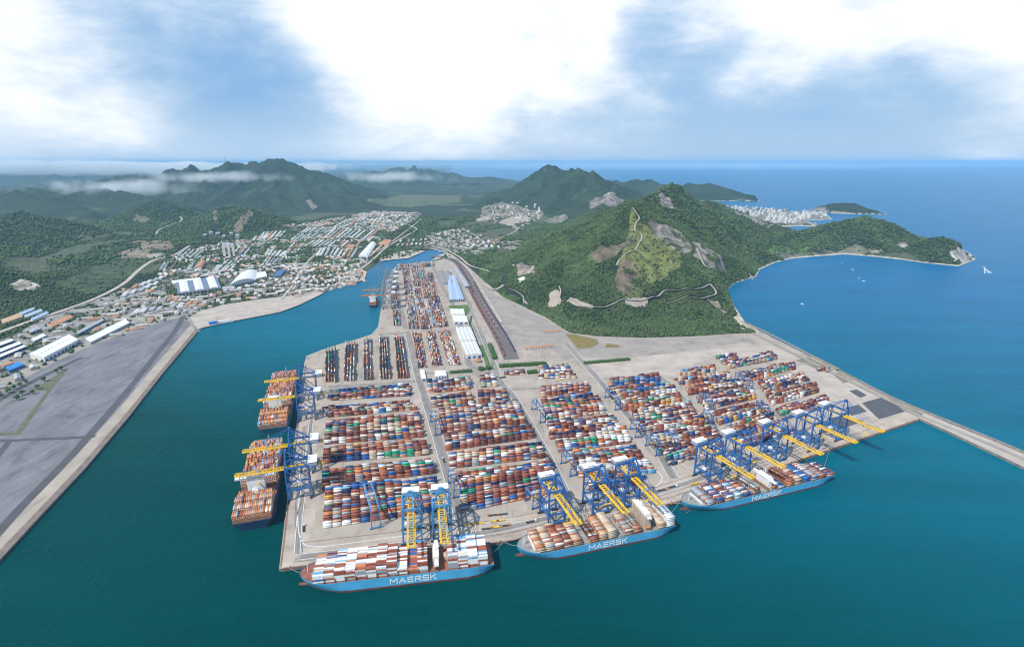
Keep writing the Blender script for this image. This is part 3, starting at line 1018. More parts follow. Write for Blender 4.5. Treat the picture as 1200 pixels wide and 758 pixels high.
def build_water():
    # one sheet to the horizon
    rads = np.concatenate([[0], np.geomspace(200, 92000, 60)])
    n = 160
    vs = [(0, 0, 0)]
    for r in rads[1:]:
        for k in range(n):
            t = 2 * math.pi * k / n
            vs.append((r * math.cos(t), r * math.sin(t), 0))
    fs = [(0, 1 + k, 1 + (k + 1) % n) for k in range(n)]
    for i in range(len(rads) - 2):
        a, b = 1 + i * n, 1 + (i + 1) * n
        fs += [(a + k, b + k, b + (k + 1) % n, a + (k + 1) % n) for k in range(n)]
    me = bpy.data.meshes.new('sea')
    me.from_pydata(vs, [], fs)
    m = bpy.data.materials.new('sea_water')
    m.use_nodes = True
    nt = m.node_tree
    L = nt.links.new
    b = nt.nodes['Principled BSDF']
    b.inputs['Roughness'].default_value = 0.32
    b.inputs['IOR'].default_value = 1.33
    b.inputs['Specular IOR Level'].default_value = 0.03
    geo = nt.nodes.new('ShaderNodeNewGeometry')
    sp = nt.nodes.new('ShaderNodeSeparateXYZ')
    L(geo.outputs['Position'], sp.inputs[0])
    # silty green basin water by the quays, clear blue in the open bay
    n1 = nt.nodes.new('ShaderNodeTexNoise')
    n1.inputs['Scale'].default_value = 0.0016
    n1.inputs['Detail'].default_value = 6
    L(geo.outputs['Position'], n1.inputs['Vector'])
    am = nt.nodes.new('ShaderNodeMath')
    am.operation = 'MULTIPLY_ADD'
    L(n1.outputs['Fac'], am.inputs[0])
    am.inputs[1].default_value = 500
    L(sp.outputs['Y'], am.inputs[2])
    xm = nt.nodes.new('ShaderNodeMath')
    xm.operation = 'MULTIPLY_ADD'
    L(sp.outputs['X'], xm.inputs[0])
    xm.inputs[1].default_value = 0.55
    L(am.outputs[0], xm.inputs[2])
    mr = nt.nodes.new('ShaderNodeMapRange')
    mr.inputs['From Min'].default_value = 800
    mr.inputs['From Max'].default_value = 3300
    L(xm.outputs[0], mr.inputs['Value'])
    cr = nt.nodes.new('ShaderNodeValToRGB')
    e = cr.color_ramp.elements
    e[0].position, e[0].color = 0.0, (0.000, 0.052, 0.053, 1)
    e[1].position, e[1].color = 1.0, (0.000, 0.128, 0.275, 1)
    x = e.new(0.28)
    x.color = (0.000, 0.122, 0.176, 1)
    x = e.new(0.55)
    x.color = (0.000, 0.120, 0.21, 1)
    L(mr.outputs[0], cr.inputs['Fac'])
    n2 = nt.nodes.new('ShaderNodeTexNoise')
    n2.inputs['Scale'].default_value = 0.006
    n2.inputs['Detail'].default_value = 10
    n2.inputs['Roughness'].default_value = 0.68
    n2.inputs['Distortion'].default_value = 0.5
    wm = nt.nodes.new('ShaderNodeMapping')
    wm.inputs['Rotation'].default_value = (0, 0, R(35))
    wm.inputs['Scale'].default_value = (0.35, 1.6, 1)
    L(geo.outputs['Position'], wm.inputs['Vector'])
    L(wm.outputs[0], n2.inputs['Vector'])
    m2 = nt.nodes.new('ShaderNodeMapRange')
    m2.inputs['From Min'].default_value = 0.3
    m2.inputs['From Max'].default_value = 0.7
    m2.inputs['To Min'].default_value = 0.84
    m2.inputs['To Max'].default_value = 1.14
    L(n2.outputs['Fac'], m2.inputs['Value'])
    sc = nt.nodes.new('ShaderNodeVectorMath')
    sc.operation = 'SCALE'
    L(cr.outputs['Color'], sc.inputs[0])
    L(m2.outputs[0], sc.inputs['Scale'])
    L(sc.outputs[0], b.inputs['Base Color'])
    n3 = nt.nodes.new('ShaderNodeTexNoise')
    n3.inputs['Scale'].default_value = 0.07
    n3.inputs['Detail'].default_value = 7
    n3.inputs['Roughness'].default_value = 0.6
    L(geo.outputs['Position'], n3.inputs['Vector'])
    bp = nt.nodes.new('ShaderNodeBump')
    bp.inputs['Distance'].default_value = 3.2
    bp.inputs['Strength'].default_value = 0.7
    L(n3.outputs['Fac'], bp.inputs['Height'])
    L(bp.outputs['Normal'], b.inputs['Normal'])
    me.materials.append(m)
    o = link('sea', me)
    tag(o, kind='structure')


build_water()

# ------------------------------------------------------------------ paved ground
PZ = 4.0           # the deck level of the terminal


def slab(name, px, m, z0, z1, z=None, side=None):
    z = z1 if z is None else z
    poly = [tuple(G(u, v, z)[:2]) for u, v in px]
    mb = MB()
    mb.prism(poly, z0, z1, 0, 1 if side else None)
    o = mb.build(name, [m] + ([side] if side else []))
    tag(o, kind='structure')
    return poly


def sheet(name, px, m, z, world=None):
    poly = world or [tuple(G(u, v, z)[:2]) for u, v in px]
    tris = tessellate_polygon([[Vector((p[0], p[1], 0)) for p in poly]])
    fs = []
    for t in tris:
        a = [poly[i] for i in t]
        ar = (a[1][0] - a[0][0]) * (a[2][1] - a[0][1]) - (a[1][1] - a[0][1]) * (a[2][0] - a[0][0])
        fs.append(tuple(t) if ar > 0 else tuple(t)[::-1])
    me = bpy.data.meshes.new(name)
    me.from_pydata([(p[0], p[1], z) for p in poly], [], fs)
    me.materials.append(m)
    o = link(name, me)
    tag(o, kind='structure')
    return o


def ribbon(name, px, width, m, z=None, drape=False, n=6, step=None, off=0.0, kind='structure', thick=0.0, world=None, lift=1.6):
    """a strip of given width along surveyed points; drape lays it over the land"""
    if world is not None:
        pts = [np.array(p, dtype=float) for p in world]
    elif drape:
        pts = [np.array(p) for p in hits(px)]
    else:
        pts = [G(u, v, z) for u, v in px]
    pts = catmull(pts, n)
    if drape:
        out = []
        for a, b in zip(pts[:-1], pts[1:]):
            k = max(1, int(np.hypot(*(b - a)[:2]) / 12))
            out += [a + (b - a) * i / k for i in range(k)]
        out.append(pts[-1])
        pts = out
    L_, R_ = [], []
    for i, p in enumerate(pts):
        a, b = pts[max(i - 1, 0)], pts[min(i + 1, len(pts) - 1)]
        t = (b - a)[:2]
        t = t / (np.linalg.norm(t) + 1e-9)
        nn = np.array([-t[1], t[0]])
        for lst, s in ((L_, off + width / 2), (R_, off - width / 2)):
            q = p[:2] + nn * s
            zz = ground_z(q[0], q[1]) if drape else z
            lst.append([q[0], q[1], zz])
    vs, fs = [], []
    for l, r in zip(L_, R_):
        if drape:
            zz = max(l[2], r[2]) + lift if width < 14 else None
            if zz is not None:
                l[2] = r[2] = zz
            else:
                l[2] += lift
                r[2] += lift
        vs += [tuple(l), tuple(r)]
    for i in range(len(L_) - 1):
        a = 2 * i
        fs.append((a, a + 1, a + 3, a + 2))
    if thick:
        nv = len(vs)
        vs += [(p[0], p[1], p[2] - thick) for p in vs[:nv]]
        for i in range(len(L_) - 1):
            a = 2 * i
            fs += [(a, a + 2, a + 2 + nv, a + nv), (a + 1, a + 1 + nv, a + 3 + nv, a + 3)]
    me = bpy.data.meshes.new(name)
    me.from_pydata(vs, [], fs)
    me.materials.append(m)
    me.update()
    if me.polygons and me.polygons[0].normal.z < 0:
        me.flip_normals()
    o = link(name, me)
    if kind:
        tag(o, kind=kind)
    return o


# the container terminal: a deck of concrete with a vertical quay wall
TERM = [(327, 667), (336, 590), (347, 500), (353, 455), (356.5, 426), (359, 417), (380, 409), (402, 402), (420, 397), (435, 392), (443, 383),
        (445, 370), (450, 345), (455, 325), (460, 316), (468, 311), (488, 308), (509, 306), (532, 300), (548, 312), (566, 328), (590, 348), (640, 372), (668, 390),
        (700, 394), (757, 396), (815, 394), (860, 391), (895, 390), (988, 440), (1082, 490), (956, 533), (800, 586.5), (780, 592), (700, 611), (617, 629), (576, 637)]
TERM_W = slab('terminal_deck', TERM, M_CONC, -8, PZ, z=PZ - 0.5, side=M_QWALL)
CLEAR.append(TERM_W)
z1, z2, z3, z4 = PZ + 0.05, PZ + 0.10, PZ + 0.15, PZ + 0.36
PZB = PZ + .2
sheet('gravel_field', [(556, 330), (583, 346), (640, 374), (668, 391), (700, 395), (757, 397), (815, 395), (858, 392), (885, 399), (800, 412), (720, 420), (690, 419), (662, 421),
                       (640, 405), (605, 410), (580, 372)], M_GRAVEL, z1)
sheet('pale_apron', [(690, 424), (800, 413), (900, 404), (955, 425), (905, 425), (840, 415), (790, 440), (705, 443)], M_SANDC, z1)
sheet('quay_apron', [(329, 665), (337, 592), (347, 510), (353, 460), (357, 428), (379, 424), (371, 520), (369, 620), (352, 643), (576, 611), (700, 584), (800, 556), (950, 498), (1058, 482),
                     (1079, 490), (955, 531), (800, 584), (780, 590), (700, 609), (617, 627), (576, 635)], M_CONC2, z1)
sheet('corner_apron', [(1000, 445), (1079, 488), (1052, 484), (955, 497), (925, 430), (960, 425)], M_SANDC, z2)
for q in ([(1010, 472), (1035, 465), (1061, 482), (1030, 491)], [(990, 478), (1006, 474), (1016, 482), (998, 487)], [(968, 490), (988, 487), (1012, 493), (985, 503)],
          [(995, 458), (1004, 456), (1016, 463), (1008, 466)]):
    sheet('dark_paving', q, M_ASPHD, z3)
for q in ([(932, 422), (955, 417), (985, 432), (965, 436)], [(975, 437), (990, 436), (1003, 445), (988, 449)]):
    sheet('weedy_ground', q, mat('weedy_ground', (0.22, 0.19, 0.13), 0.9, 0.3, 0.04), z3)
# roads of the yard
ROADS = [
    ([(543, 617), (530, 570), (515, 520), (501, 475), (490, 440), (484, 415), (478, 388)], 20),
    ([(668, 590), (655, 560), (635, 522), (617, 490), (600, 462), (590, 452), (583, 440), (578, 425), (570, 405), (562, 385)], 17),
    ([(790, 560), (773, 532), (750, 503), (722, 470), (702, 445), (683, 424), (663, 402)], 18),
    ([(862, 520), (842, 505), (815, 480), (790, 455), (772, 440)], 14),
    ([(495, 437), (530, 436.5), (565, 436), (583, 434)], 14),
    ([(385, 453), (430, 451), (480, 447), (497, 445)], 16),
    ([(596, 456), (625, 455), (665, 452), (690, 447)], 12),
    ([(445, 392), (500, 388), (540, 386)], 9),
    ([(475, 385), (467, 350), (462, 320)], 16),
    ([(505, 308), (518, 335), (532, 360), (545, 400), (549, 425), (560, 432)], 16),
    ([(352, 652), (430, 643), (500, 634), (576, 622), (650, 605), (720, 590), (800, 567), (880, 541), (960, 513)], 13),
    ([(348, 648), (352, 600), (360, 540), (364, 500), (370, 450)], 9),
]
for i_, (px, wd) in enumerate(ROADS):
    ribbon('road', px, wd, M_ROAD, z=z3 + .012 * i_)
for px, wd in ROADS[:4] + ROADS[10:]:
    for s in (-wd / 2 + .8, wd / 2 - .8):
        ribbon('lane_line', px, 0.9, M_LINE, z=z4, off=s)
for off in (4, 36):
    ribbon('crane_rail_track', [(345, 657), (576, 629), (617, 622), (700, 604.5), (780, 586), (800, 580), (956, 526), (1040, 497)], 0.8, M_RUST, z=z4, off=off)
ribbon('quay_edge_line', [(330, 665.5), (576, 635.8), (617, 628), (700, 610), (780, 591), (800, 585.5), (956, 532), (1080, 489.5)], 2.2, M_RUST, z=z4)
ribbon('quay_edge_line', [(329, 664), (338, 590), (349, 500), (355, 455), (358.5, 426)], 2.0, M_RUST, z=z4)
# curved kerbs at the near road ends
ribbon('lane_line', [(352, 540), (349, 600), (353, 632), (372, 640), (440, 632), (520, 621), (600, 607)], 1.2, M_LINE, z=z4)
ribbon('lane_line', [(757, 540), (770, 552), (776, 560), (768, 570), (745, 577)], 1.4, M_LINE, z=z4)
ribbon('lane_line', [(790, 535), (805, 547), (830, 551), (870, 543)], 1.2, M_LINE, z=z4)

for px, wd in (([(345, 655), (430, 645.5), (500, 637), (576, 625.5), (650, 608), (720, 593), (800, 570), (880, 544), (960, 516)], 14), ([(543, 617), (530, 570), (515, 520), (501, 475), (490, 440)], 7),
               ([(668, 590), (655, 560), (635, 522), (617, 490), (600, 462)], 6), ([(790, 560), (773, 532), (750, 503), (722, 470), (702, 445)], 6), ([(352, 648), (348, 600), (354, 540), (357, 500)], 8)):
    for o_ in (-wd / 3, 0.5, wd / 3):
        ribbon('tyre_marks', px, 1.1, M_TYRE, z=z4 - .05, off=o_)
# sea wall road and breakwater on the right
bw = slab('breakwater', [(1076, 489), (1084, 484), (1120, 499), (1200, 532), (1330, 590), (1330, 612), (1200, 547), (1120, 509)], M_SANDC, -8, PZ + 1.0, side=M_ROCKW)
ribbon('seawall_road', [(868, 384), (895, 396), (940, 419), (985, 441), (1040, 468), (1078, 487), (1125, 506), (1200, 538), (1320, 592)], 12, M_GRAVEL, z=PZ + 1.1)
ribbon('seawall_parapet', [(877, 380), (897, 391.5), (940, 413), (988, 438.5), (1040, 465), (1084, 484), (1120, 499), (1200, 532), (1320, 588)], 3.0, M_CONC2, z=PZ + 1.6, thick=5)
ribbon('rock_armour', [(872, 377), (898, 389), (942, 411.5), (990, 437), (1042, 463.5), (1086, 482.5), (1122, 497), (1202, 530)], 9.0, M_ROCKW, z=1.4, thick=4)

# the empty asphalt yard on the left
YARD = [(-150, 830), (0, 655), (50, 601), (100, 548), (150, 489), (190, 438), (232, 388), (215, 371), (190, 376), (150, 389), (100, 407), (62, 424), (0, 458), (-150, 560)]
LZ = 3.6
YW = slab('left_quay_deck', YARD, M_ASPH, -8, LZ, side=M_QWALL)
CLEAR.append(YW)
sheet('quay_strip', [(-150, 828), (0, 653), (50, 599), (100, 546), (150, 487.5), (190, 437), (231, 388.5), (227, 384), (183, 436), (143, 484), (92, 541), (42, 592), (-8, 640), (-150, 808)], M_QWALL, LZ + .05)
sheet('quay_strip', [(-150, 816), (-5, 649), (48, 594), (98, 541), (148, 484), (188, 434), (229, 386), (224, 380), (180, 430), (140, 478), (89, 534), (38, 586), (-12, 630), (-150, 780)], M_CONC, LZ + .10)
ribbon('road', [(-60, 690), (22, 597), (70, 548), (110, 504), (150, 457), (185, 413), (205, 388), (215, 370)], 15, M_ASPHD, z=LZ + .15)
ribbon('road', [(-90, 512), (0, 516), (40, 514.5), (80, 513), (112, 511)], 10, M_ASPHD, z=LZ + .2)
ribbon('road', [(12, 515), (2, 528), (-20, 556)], 10, M_ASPHD, z=LZ + .25)
ribbon('road', [(-60, 500), (0, 468), (40, 446), (68, 432), (95, 419)], 16, M_ASPHD, z=LZ + .2)
sheet('grass_strip', [(0, 477), (38, 457), (60, 443), (80, 430), (76, 437), (62, 454), (57, 457), (39, 457.5), (14, 471)], M_WEED, LZ + .3)
sheet('grass_strip', [(57, 455), (62, 454), (45, 478), (30, 500), (22, 509), (0, 510), (0, 507), (18, 506)], M_WEED, LZ + .32)
sheet('pale_verge', [(-60, 470), (0, 446), (60, 418), (100, 402), (150, 385), (190, 374), (214, 368), (215, 371), (190, 377), (150, 390), (100, 408), (62, 425), (0, 460), (-60, 490)], M_GRAVEL, LZ + .1)
# the beach apron further along
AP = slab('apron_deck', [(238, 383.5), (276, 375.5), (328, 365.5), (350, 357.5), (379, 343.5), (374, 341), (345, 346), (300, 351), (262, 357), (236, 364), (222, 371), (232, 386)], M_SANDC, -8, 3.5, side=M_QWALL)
CLEAR.append(AP)
sheet('paving', [(395, 332), (404, 334), (427, 328), (430, 318.5), (424, 315.5), (413, 317), (405, 322), (400, 328)], M_SANDC, 3.7)
sheet('paving', [(446, 306), (462, 304), (478, 302.8), (499, 293.8), (488, 293), (470, 293.5), (462, 296.5), (455, 300), (446, 302)], M_SANDC, 3.7)
sheet('paving', [(506, 305), (514, 299), (524, 296), (533, 300), (520, 303)], M_SANDC, PZ + .1)
for q in ([(345, 309), (372, 307), (388, 306), (386, 309), (362, 314), (342, 315)], [(352, 317), (375, 311), (400, 309), (412, 308), (405, 312), (380, 317), (355, 321)],
          [(388, 308), (412, 305), (414, 309), (395, 311)]):
    sheet('bare_ground', q, M_SANDC, 3.9)

# rail yard and its tracks
RY = [(521, 297), (536, 309), (545, 325), (556, 347), (571, 374), (590, 405), (598, 424), (607, 424), (603, 410), (588, 385), (568, 355), (556, 334), (545, 313), (534, 303)]
ribbon('rail_bed', [(506, 300), (522, 302), (537, 308), (546, 321), (558, 345), (573, 371), (588, 396), (600, 421)], 42, M_BALLAST, z=PZ + .25)
for k, off in enumerate((-17, -12, -7, -2, 3, 8, 13, 18)):
    ribbon('rail_track', [(506, 300), (522, 302), (537, 308), (546, 321), (558, 345), (573, 371), (588, 396), (600, 421)], 1.5, M_RAIL, z=PZ + .35, off=off)
ribbon('road', [(572, 425), (566, 405), (556, 385), (549, 370), (552, 358), (549, 352)], 9, M_ROAD, z=PZ + .2)
ribbon('access_road', [(546, 330), (556, 350), (568, 375), (580, 400), (590, 425)], 8, M_ROAD, z=PZ + .4, off=-30)
# lawns and meadows inside the terminal
sheet('lawn', [(525, 358), (551, 357), (553, 362), (546, 370), (543, 362), (528, 362)], M_LAWN, PZ + .35)
sheet('flower_meadow', [(662, 391), (675, 392), (700, 398), (702, 403), (692, 407.5), (677, 408)], M_MEADOW, PZ + .35)
sheet('flower_meadow', [(711, 402), (724, 404), (727, 407), (709, 407)], M_MEADOW, PZ + .35)
sheet('lawn', [(562, 404), (566, 404), (577, 420), (578, 432), (570, 430)], M_LAWN, PZ + .35)

# highways
HW = [
    ([(430, 258), (470, 262), (488, 268), (478, 275), (455, 288), (432, 308), (395, 332), (345, 348)], 13, 5),
    ([(-20, 396), (30, 378), (78, 362), (115, 348), (145, 332), (163, 316), (180, 305), (205, 298), (222, 288)], 18, 5),
    ([(165, 370), (200, 360), (240, 352), (275, 344), (310, 338), (340, 337)], 13, 6),
    ([(440, 296), (455, 286), (470, 275), (487, 262), (496, 254)], 10, 5),
    ([(330, 350), (342, 335), (352, 317), (365, 302), (380, 290)], 10, 5),
    ([(478, 287), (500, 288), (520, 292), (537, 300), (551, 311), (572, 317), (588, 324), (592, 331), (583, 338), (575, 338), (566, 332)], 11, 8),
    ([(478, 289), (500, 290.5), (520, 295), (535, 303), (547, 314), (556, 326), (571, 350), (588, 378)], 8, 6),
    ([(520, 292), (540, 290), (560, 288), (585, 279), (600, 273), (606, 268), (598, 262), (588, 257)], 10, 5),
    ([(593, 338), (600, 345), (612, 350), (618, 356)], 6, 4),
]
for i_, (px, wd, zz) in enumerate(HW):
    zz = zz + .03 * i_
    CORRIDOR.append((catmull([G(u, v, zz) for u, v in px], 3), wd / 2 + 7))
    ribbon('highway', px, wd, M_SANDC, z=zz, thick=1.2)
# hill paths
PATHS = [
    ([(740, 244), (745, 250), (749, 257), (744, 266), (746, 272), (752, 278), (748, 287), (743, 295), (732, 299), (726, 305), (722, 312)], 5.5),
    ([(656, 354), (668, 352), (680, 359), (695, 361), (708, 361), (722, 355), (738, 353), (757, 352), (768, 349), (780, 341), (800, 340), (820, 339), (831, 334), (834, 336),
      (839, 344), (832, 348), (815, 350), (795, 352), (780, 357)], 6),
    ([(816, 292), (821, 303), (826, 312), (832, 316)], 6),
    ([(183, 275), (186, 270), (195, 266), (205, 262), (213, 258), (211, 254)], 14),
    ([(596, 339), (606, 343), (613, 349), (614, 356)], 5),
    ([(655, 351), (657, 342), (655, 336)], 5),
    ([(896, 327), (888, 332), (880, 325), (875, 318)], 5),
    ([(560, 296), (572, 291), (585, 288), (600, 284)], 6),
]
for px, wd in PATHS:
    ribbon('hill_path', px, wd, M_SANDPATH, drape=True, lift=3.0)
    CORRIDOR.append((catmull(hits(px), 4), wd / 2 + 9))
for poly in ([(643, 345), (650, 340), (655, 341), (656, 348), (658, 354), (652, 360), (643, 361), (641, 358), (644, 352)],
             [(668, 349), (680, 354), (694, 358), (693, 362), (676, 359), (664, 355)], [(735, 350), (757, 349), (757, 360), (742, 360), (731, 356)],
             [(590, 258), (600, 254), (612, 259), (600, 265), (585, 262)], [(604, 255), (618, 254), (619, 260), (607, 261)], [(557, 257), (572, 253), (575, 256), (560, 260)]):
    w = hits(poly)
    # drape over the slope as a small grid
    w = np.array(w)
    cx = catmull([*w, w[0]], 3)
    vs = [(w[:, 0].mean(), w[:, 1].mean(), ground_z(w[:, 0].mean(), w[:, 1].mean()) + 2.0)]
    for ring in (0.33, 0.66, 1.0):
        for p in cx[:-1]:
            qx, qy = vs[0][0] + (p[0] - vs[0][0]) * ring, vs[0][1] + (p[1] - vs[0][1]) * ring
            vs.append((qx, qy, ground_z(qx, qy) + 2.0))
    n = len(cx) - 1
    fs = [(0, 1 + k, 1 + (k + 1) % n) for k in range(n)]
    for rr in range(2):
        a, b = 1 + rr * n, 1 + (rr + 1) * n
        fs += [(a + k, b + k, b + (k + 1) % n, a + (k + 1) % n) for k in range(n)]
    me = bpy.data.meshes.new('cleared_ground')
    me.from_pydata(vs, [], fs)
    me.materials.append(M_SANDPATH)
    me.update()
    if me.polygons[0].normal.z < 0:
        me.flip_normals()
    tag(link('cleared_ground', me), kind='structure')
    CLEAR.append([(p[0], p[1]) for p in w])


def build_mist():
    """thin cloud lying against the left mountains"""
    for k, (u, v, D, sx, sy, sz, dn) in enumerate(((140, 221, 6900, 1500, 500, 180, .0055), (250, 208, 7500, 1700, 600, 120, .0040), (455, 208, 10500, 1500, 900, 160, .003), (5, 308, 2900, 260, 260, 60, .004), (-60, 193, 19000, 19000, 3000, 330, .0060), (760, 192, 26000, 22000, 2500, 250, .00012))):
        c = W(u, v, D)
        if k > 3:
            c[2] = 320
        mb = MB()
        mb.b6(-sx, sx, -sy, sy, -sz, sz)
        m = bpy.data.materials.new('mist')
        m.use_nodes = True
        nt = m.node_tree
        L = nt.links.new
        nt.nodes.remove(nt.nodes['Principled BSDF'])
        pv = nt.nodes.new('ShaderNodeVolumePrincipled')
        pv.inputs['Color'].default_value = (1, 1, 1, 1)
        pv.inputs['Anisotropy'].default_value = -0.3
        tc = nt.nodes.new('ShaderNodeTexCoord')
        n = nt.nodes.new('ShaderNodeTexNoise')
        n.inputs['Scale'].default_value = 0.0035 if k < 4 else 0.0007
        n.inputs['Detail'].default_value = 5
        n.inputs['Roughness'].default_value = .6
        L(tc.outputs['Object'], n.inputs['Vector'])
        # falls off towards the edge of the bank
        mp = nt.nodes.new('ShaderNodeMapping')
        mp.inputs['Scale'].default_value = (1 / sx, 1 / sy, 1 / sz)
        L(tc.outputs['Object'], mp.inputs['Vector'])
        ln = nt.nodes.new('ShaderNodeVectorMath')
        ln.operation = 'LENGTH'
        L(mp.outputs[0], ln.inputs[0])
        mr = nt.nodes.new('ShaderNodeMapRange')
        mr.inputs['From Min'].default_value = 1.0
        mr.inputs['From Max'].default_value = 0.1
        mr.inputs['To Min'].default_value = -.28 if k < 4 else -.30
        mr.inputs['To Max'].default_value = .12 if k < 4 else .42
        L(ln.outputs['Value'], mr.inputs['Value'])
        ad = nt.nodes.new('ShaderNodeMath')
        ad.operation = 'ADD'
        L(n.outputs['Fac'], ad.inputs[0])
        L(mr.outputs[0], ad.inputs[1])
        m2 = nt.nodes.new('ShaderNodeMapRange')
        m2.inputs['From Min'].default_value = .42
        m2.inputs['From Max'].default_value = .68
        m2.inputs['To Min'].default_value = 0
        m2.inputs['To Max'].default_value = dn
        L(ad.outputs[0], m2.inputs['Value'])
        L(m2.outputs[0], pv.inputs['Density'])
        L(pv.outputs[0], nt.nodes['Material Output'].inputs['Volume'])
        o = mb.build('mist_bank', m, None, c)
        tag(o, ['white mist bank lying across the left shoulder of the big mountain', 'thin mist trailing below the summit of the left mountain', 'pale mist in the valley beyond the town',
                'small low mist patch over the wood at the left edge', 'wide white cloud bank along the horizon behind the left mountains', 'thin pale mist band lying over the horizon of the open sea'][k], 'mist', kind='stuff')


build_mist()
# ------------------------------------------------------------------ containers
CL, CW, CH = 12.2, 2.44, 2.6
BOX = []           # (x, y, z, angle, colour, along_length) for the mass
SHIPBOX = []       # candidates for individual boxes, with their words
W_YARD = {'brown red': 28, 'dark maroon': 16, 'white': 11, 'cream': 13, 'navy': 11, 'blue': 10, 'grey': 4, 'rust orange': 6, 'green': 4, 'yellow': .7, 'light blue': 1.8, 'tan': 4}
W_FAR = {'brown red': 20, 'dark maroon': 8, 'white': 12, 'cream': 14, 'navy': 10, 'blue': 9, 'grey': 6, 'rust orange': 16, 'green': 1.5, 'yellow': 1, 'light blue': 4, 'tan': 8}
W_RED = {'brown red': 50, 'dark maroon': 25, 'white': 4, 'cream': 5, 'navy': 6, 'blue': 5, 'grey': 2, 'rust orange': 8}
W_S1 = {'white': 44, 'brown red': 26, 'light blue': 9, 'grey': 10, 'rust orange': 4, 'cream': 3, 'blue': 2, 'navy': 2}
W_S2 = {'brown red': 40, 'tan': 26, 'cream': 18, 'rust orange': 8, 'white': 4, 'grey': 4}
W_S3 = {'brown red': 38, 'white': 14, 'grey': 6, 'navy': 9, 'blue': 12, 'cream': 10, 'rust orange': 8, 'light blue': 4}
W_S4 = {'rust orange': 58, 'brown red': 10, 'tan': 6, 'grey': 10, 'white': 2, 'light blue': 4, 'yellow': 5, 'navy': 4, 'cream': 3}


def pick(w):
    ks = list(w)
    return PN[random.choices(ks, [w[k] for k in ks])[0]]


def stack_block(px, orient='across', w=W_YARD, hmin=1, hmax=5, hmean=3.6, fillp=0.97, pitch=2.72, z=PZ + .5, lines=None, lpitch=12.9, gapevery=0):
    """a yard block: corners far-left, far-right, near-right, near-left"""
    zt = PZ + (hmean * CH * .15 if orient == 'across' else 0)
    q = [G(u, v, zt if i < 2 else PZ)[:2] for i, (u, v) in enumerate(px)]
    FL, FR, NR, NL = q
    if orient == 'along':        # the boxes lie with their length towards the near edge
        FL, FR, NR, NL = NL, FL, FR, NR
        # now "depth" direction runs NL->FL across the strip
    depth = (np.linalg.norm(FL - NL) + np.linalg.norm(FR - NR)) / 2
    n = lines or max(1, int(depth / pitch))
    span = (np.linalg.norm(NR - NL) + np.linalg.norm(FR - FL)) / 2
    nc_max = int(span / lpitch) + 2
    colbase = [random.choice([0, 0, 0, -1, 1]) for _ in range(nc_max)]
    prev = [pick(w) for _ in range(nc_max)]
    rb = 0
    for r in range(n):
        t = (r + .5) / n
        a, b = NL + (FL - NL) * t, NR + (FR - NR) * t
        L = np.linalg.norm(b - a)
        d = (b - a) / L
        ang = math.atan2(d[1], d[0])
        nc = int((L + 0.6) / lpitch)
        if gapevery and r % gapevery == gapevery - 1:
            continue
        if lines:
            rb = random.choice([0, 0, -1])
        elif r % 3 == 0 or random.random() < .15:
            rb = random.choice([0.6, 0, -1.2, 1, -2, -2.6])
        run = 0
        rc = pick(w)
        for c in range(nc):
            if random.random() > fillp:
                continue
            if run <= 0:
                run = random.randint(1, 6)
                ro = random.choice([0, 0, 0, -1, 1, -2])
                if random.random() < .5:
                    rc = pick(w)
            run -= 1
            h = int(np.clip(round(hmean + rb * .8 + colbase[c] * .5 + ro * .7 + random.gauss(0, .25)), hmin, hmax))
            p = a + d * (lpitch * c + lpitch / 2 + (L - nc * lpitch) / 2)
            col = rc if random.random() < .55 else (prev[c] if random.random() < .5 else pick(w))
            prev[c] = col
            for k in range(h):
                cc = col if random.random() < .72 else pick(w)
                if k == h - 1:
                    cc = col
                BOX.append((p[0], p[1], z + CH * (k + .5), ang, cc, CL))


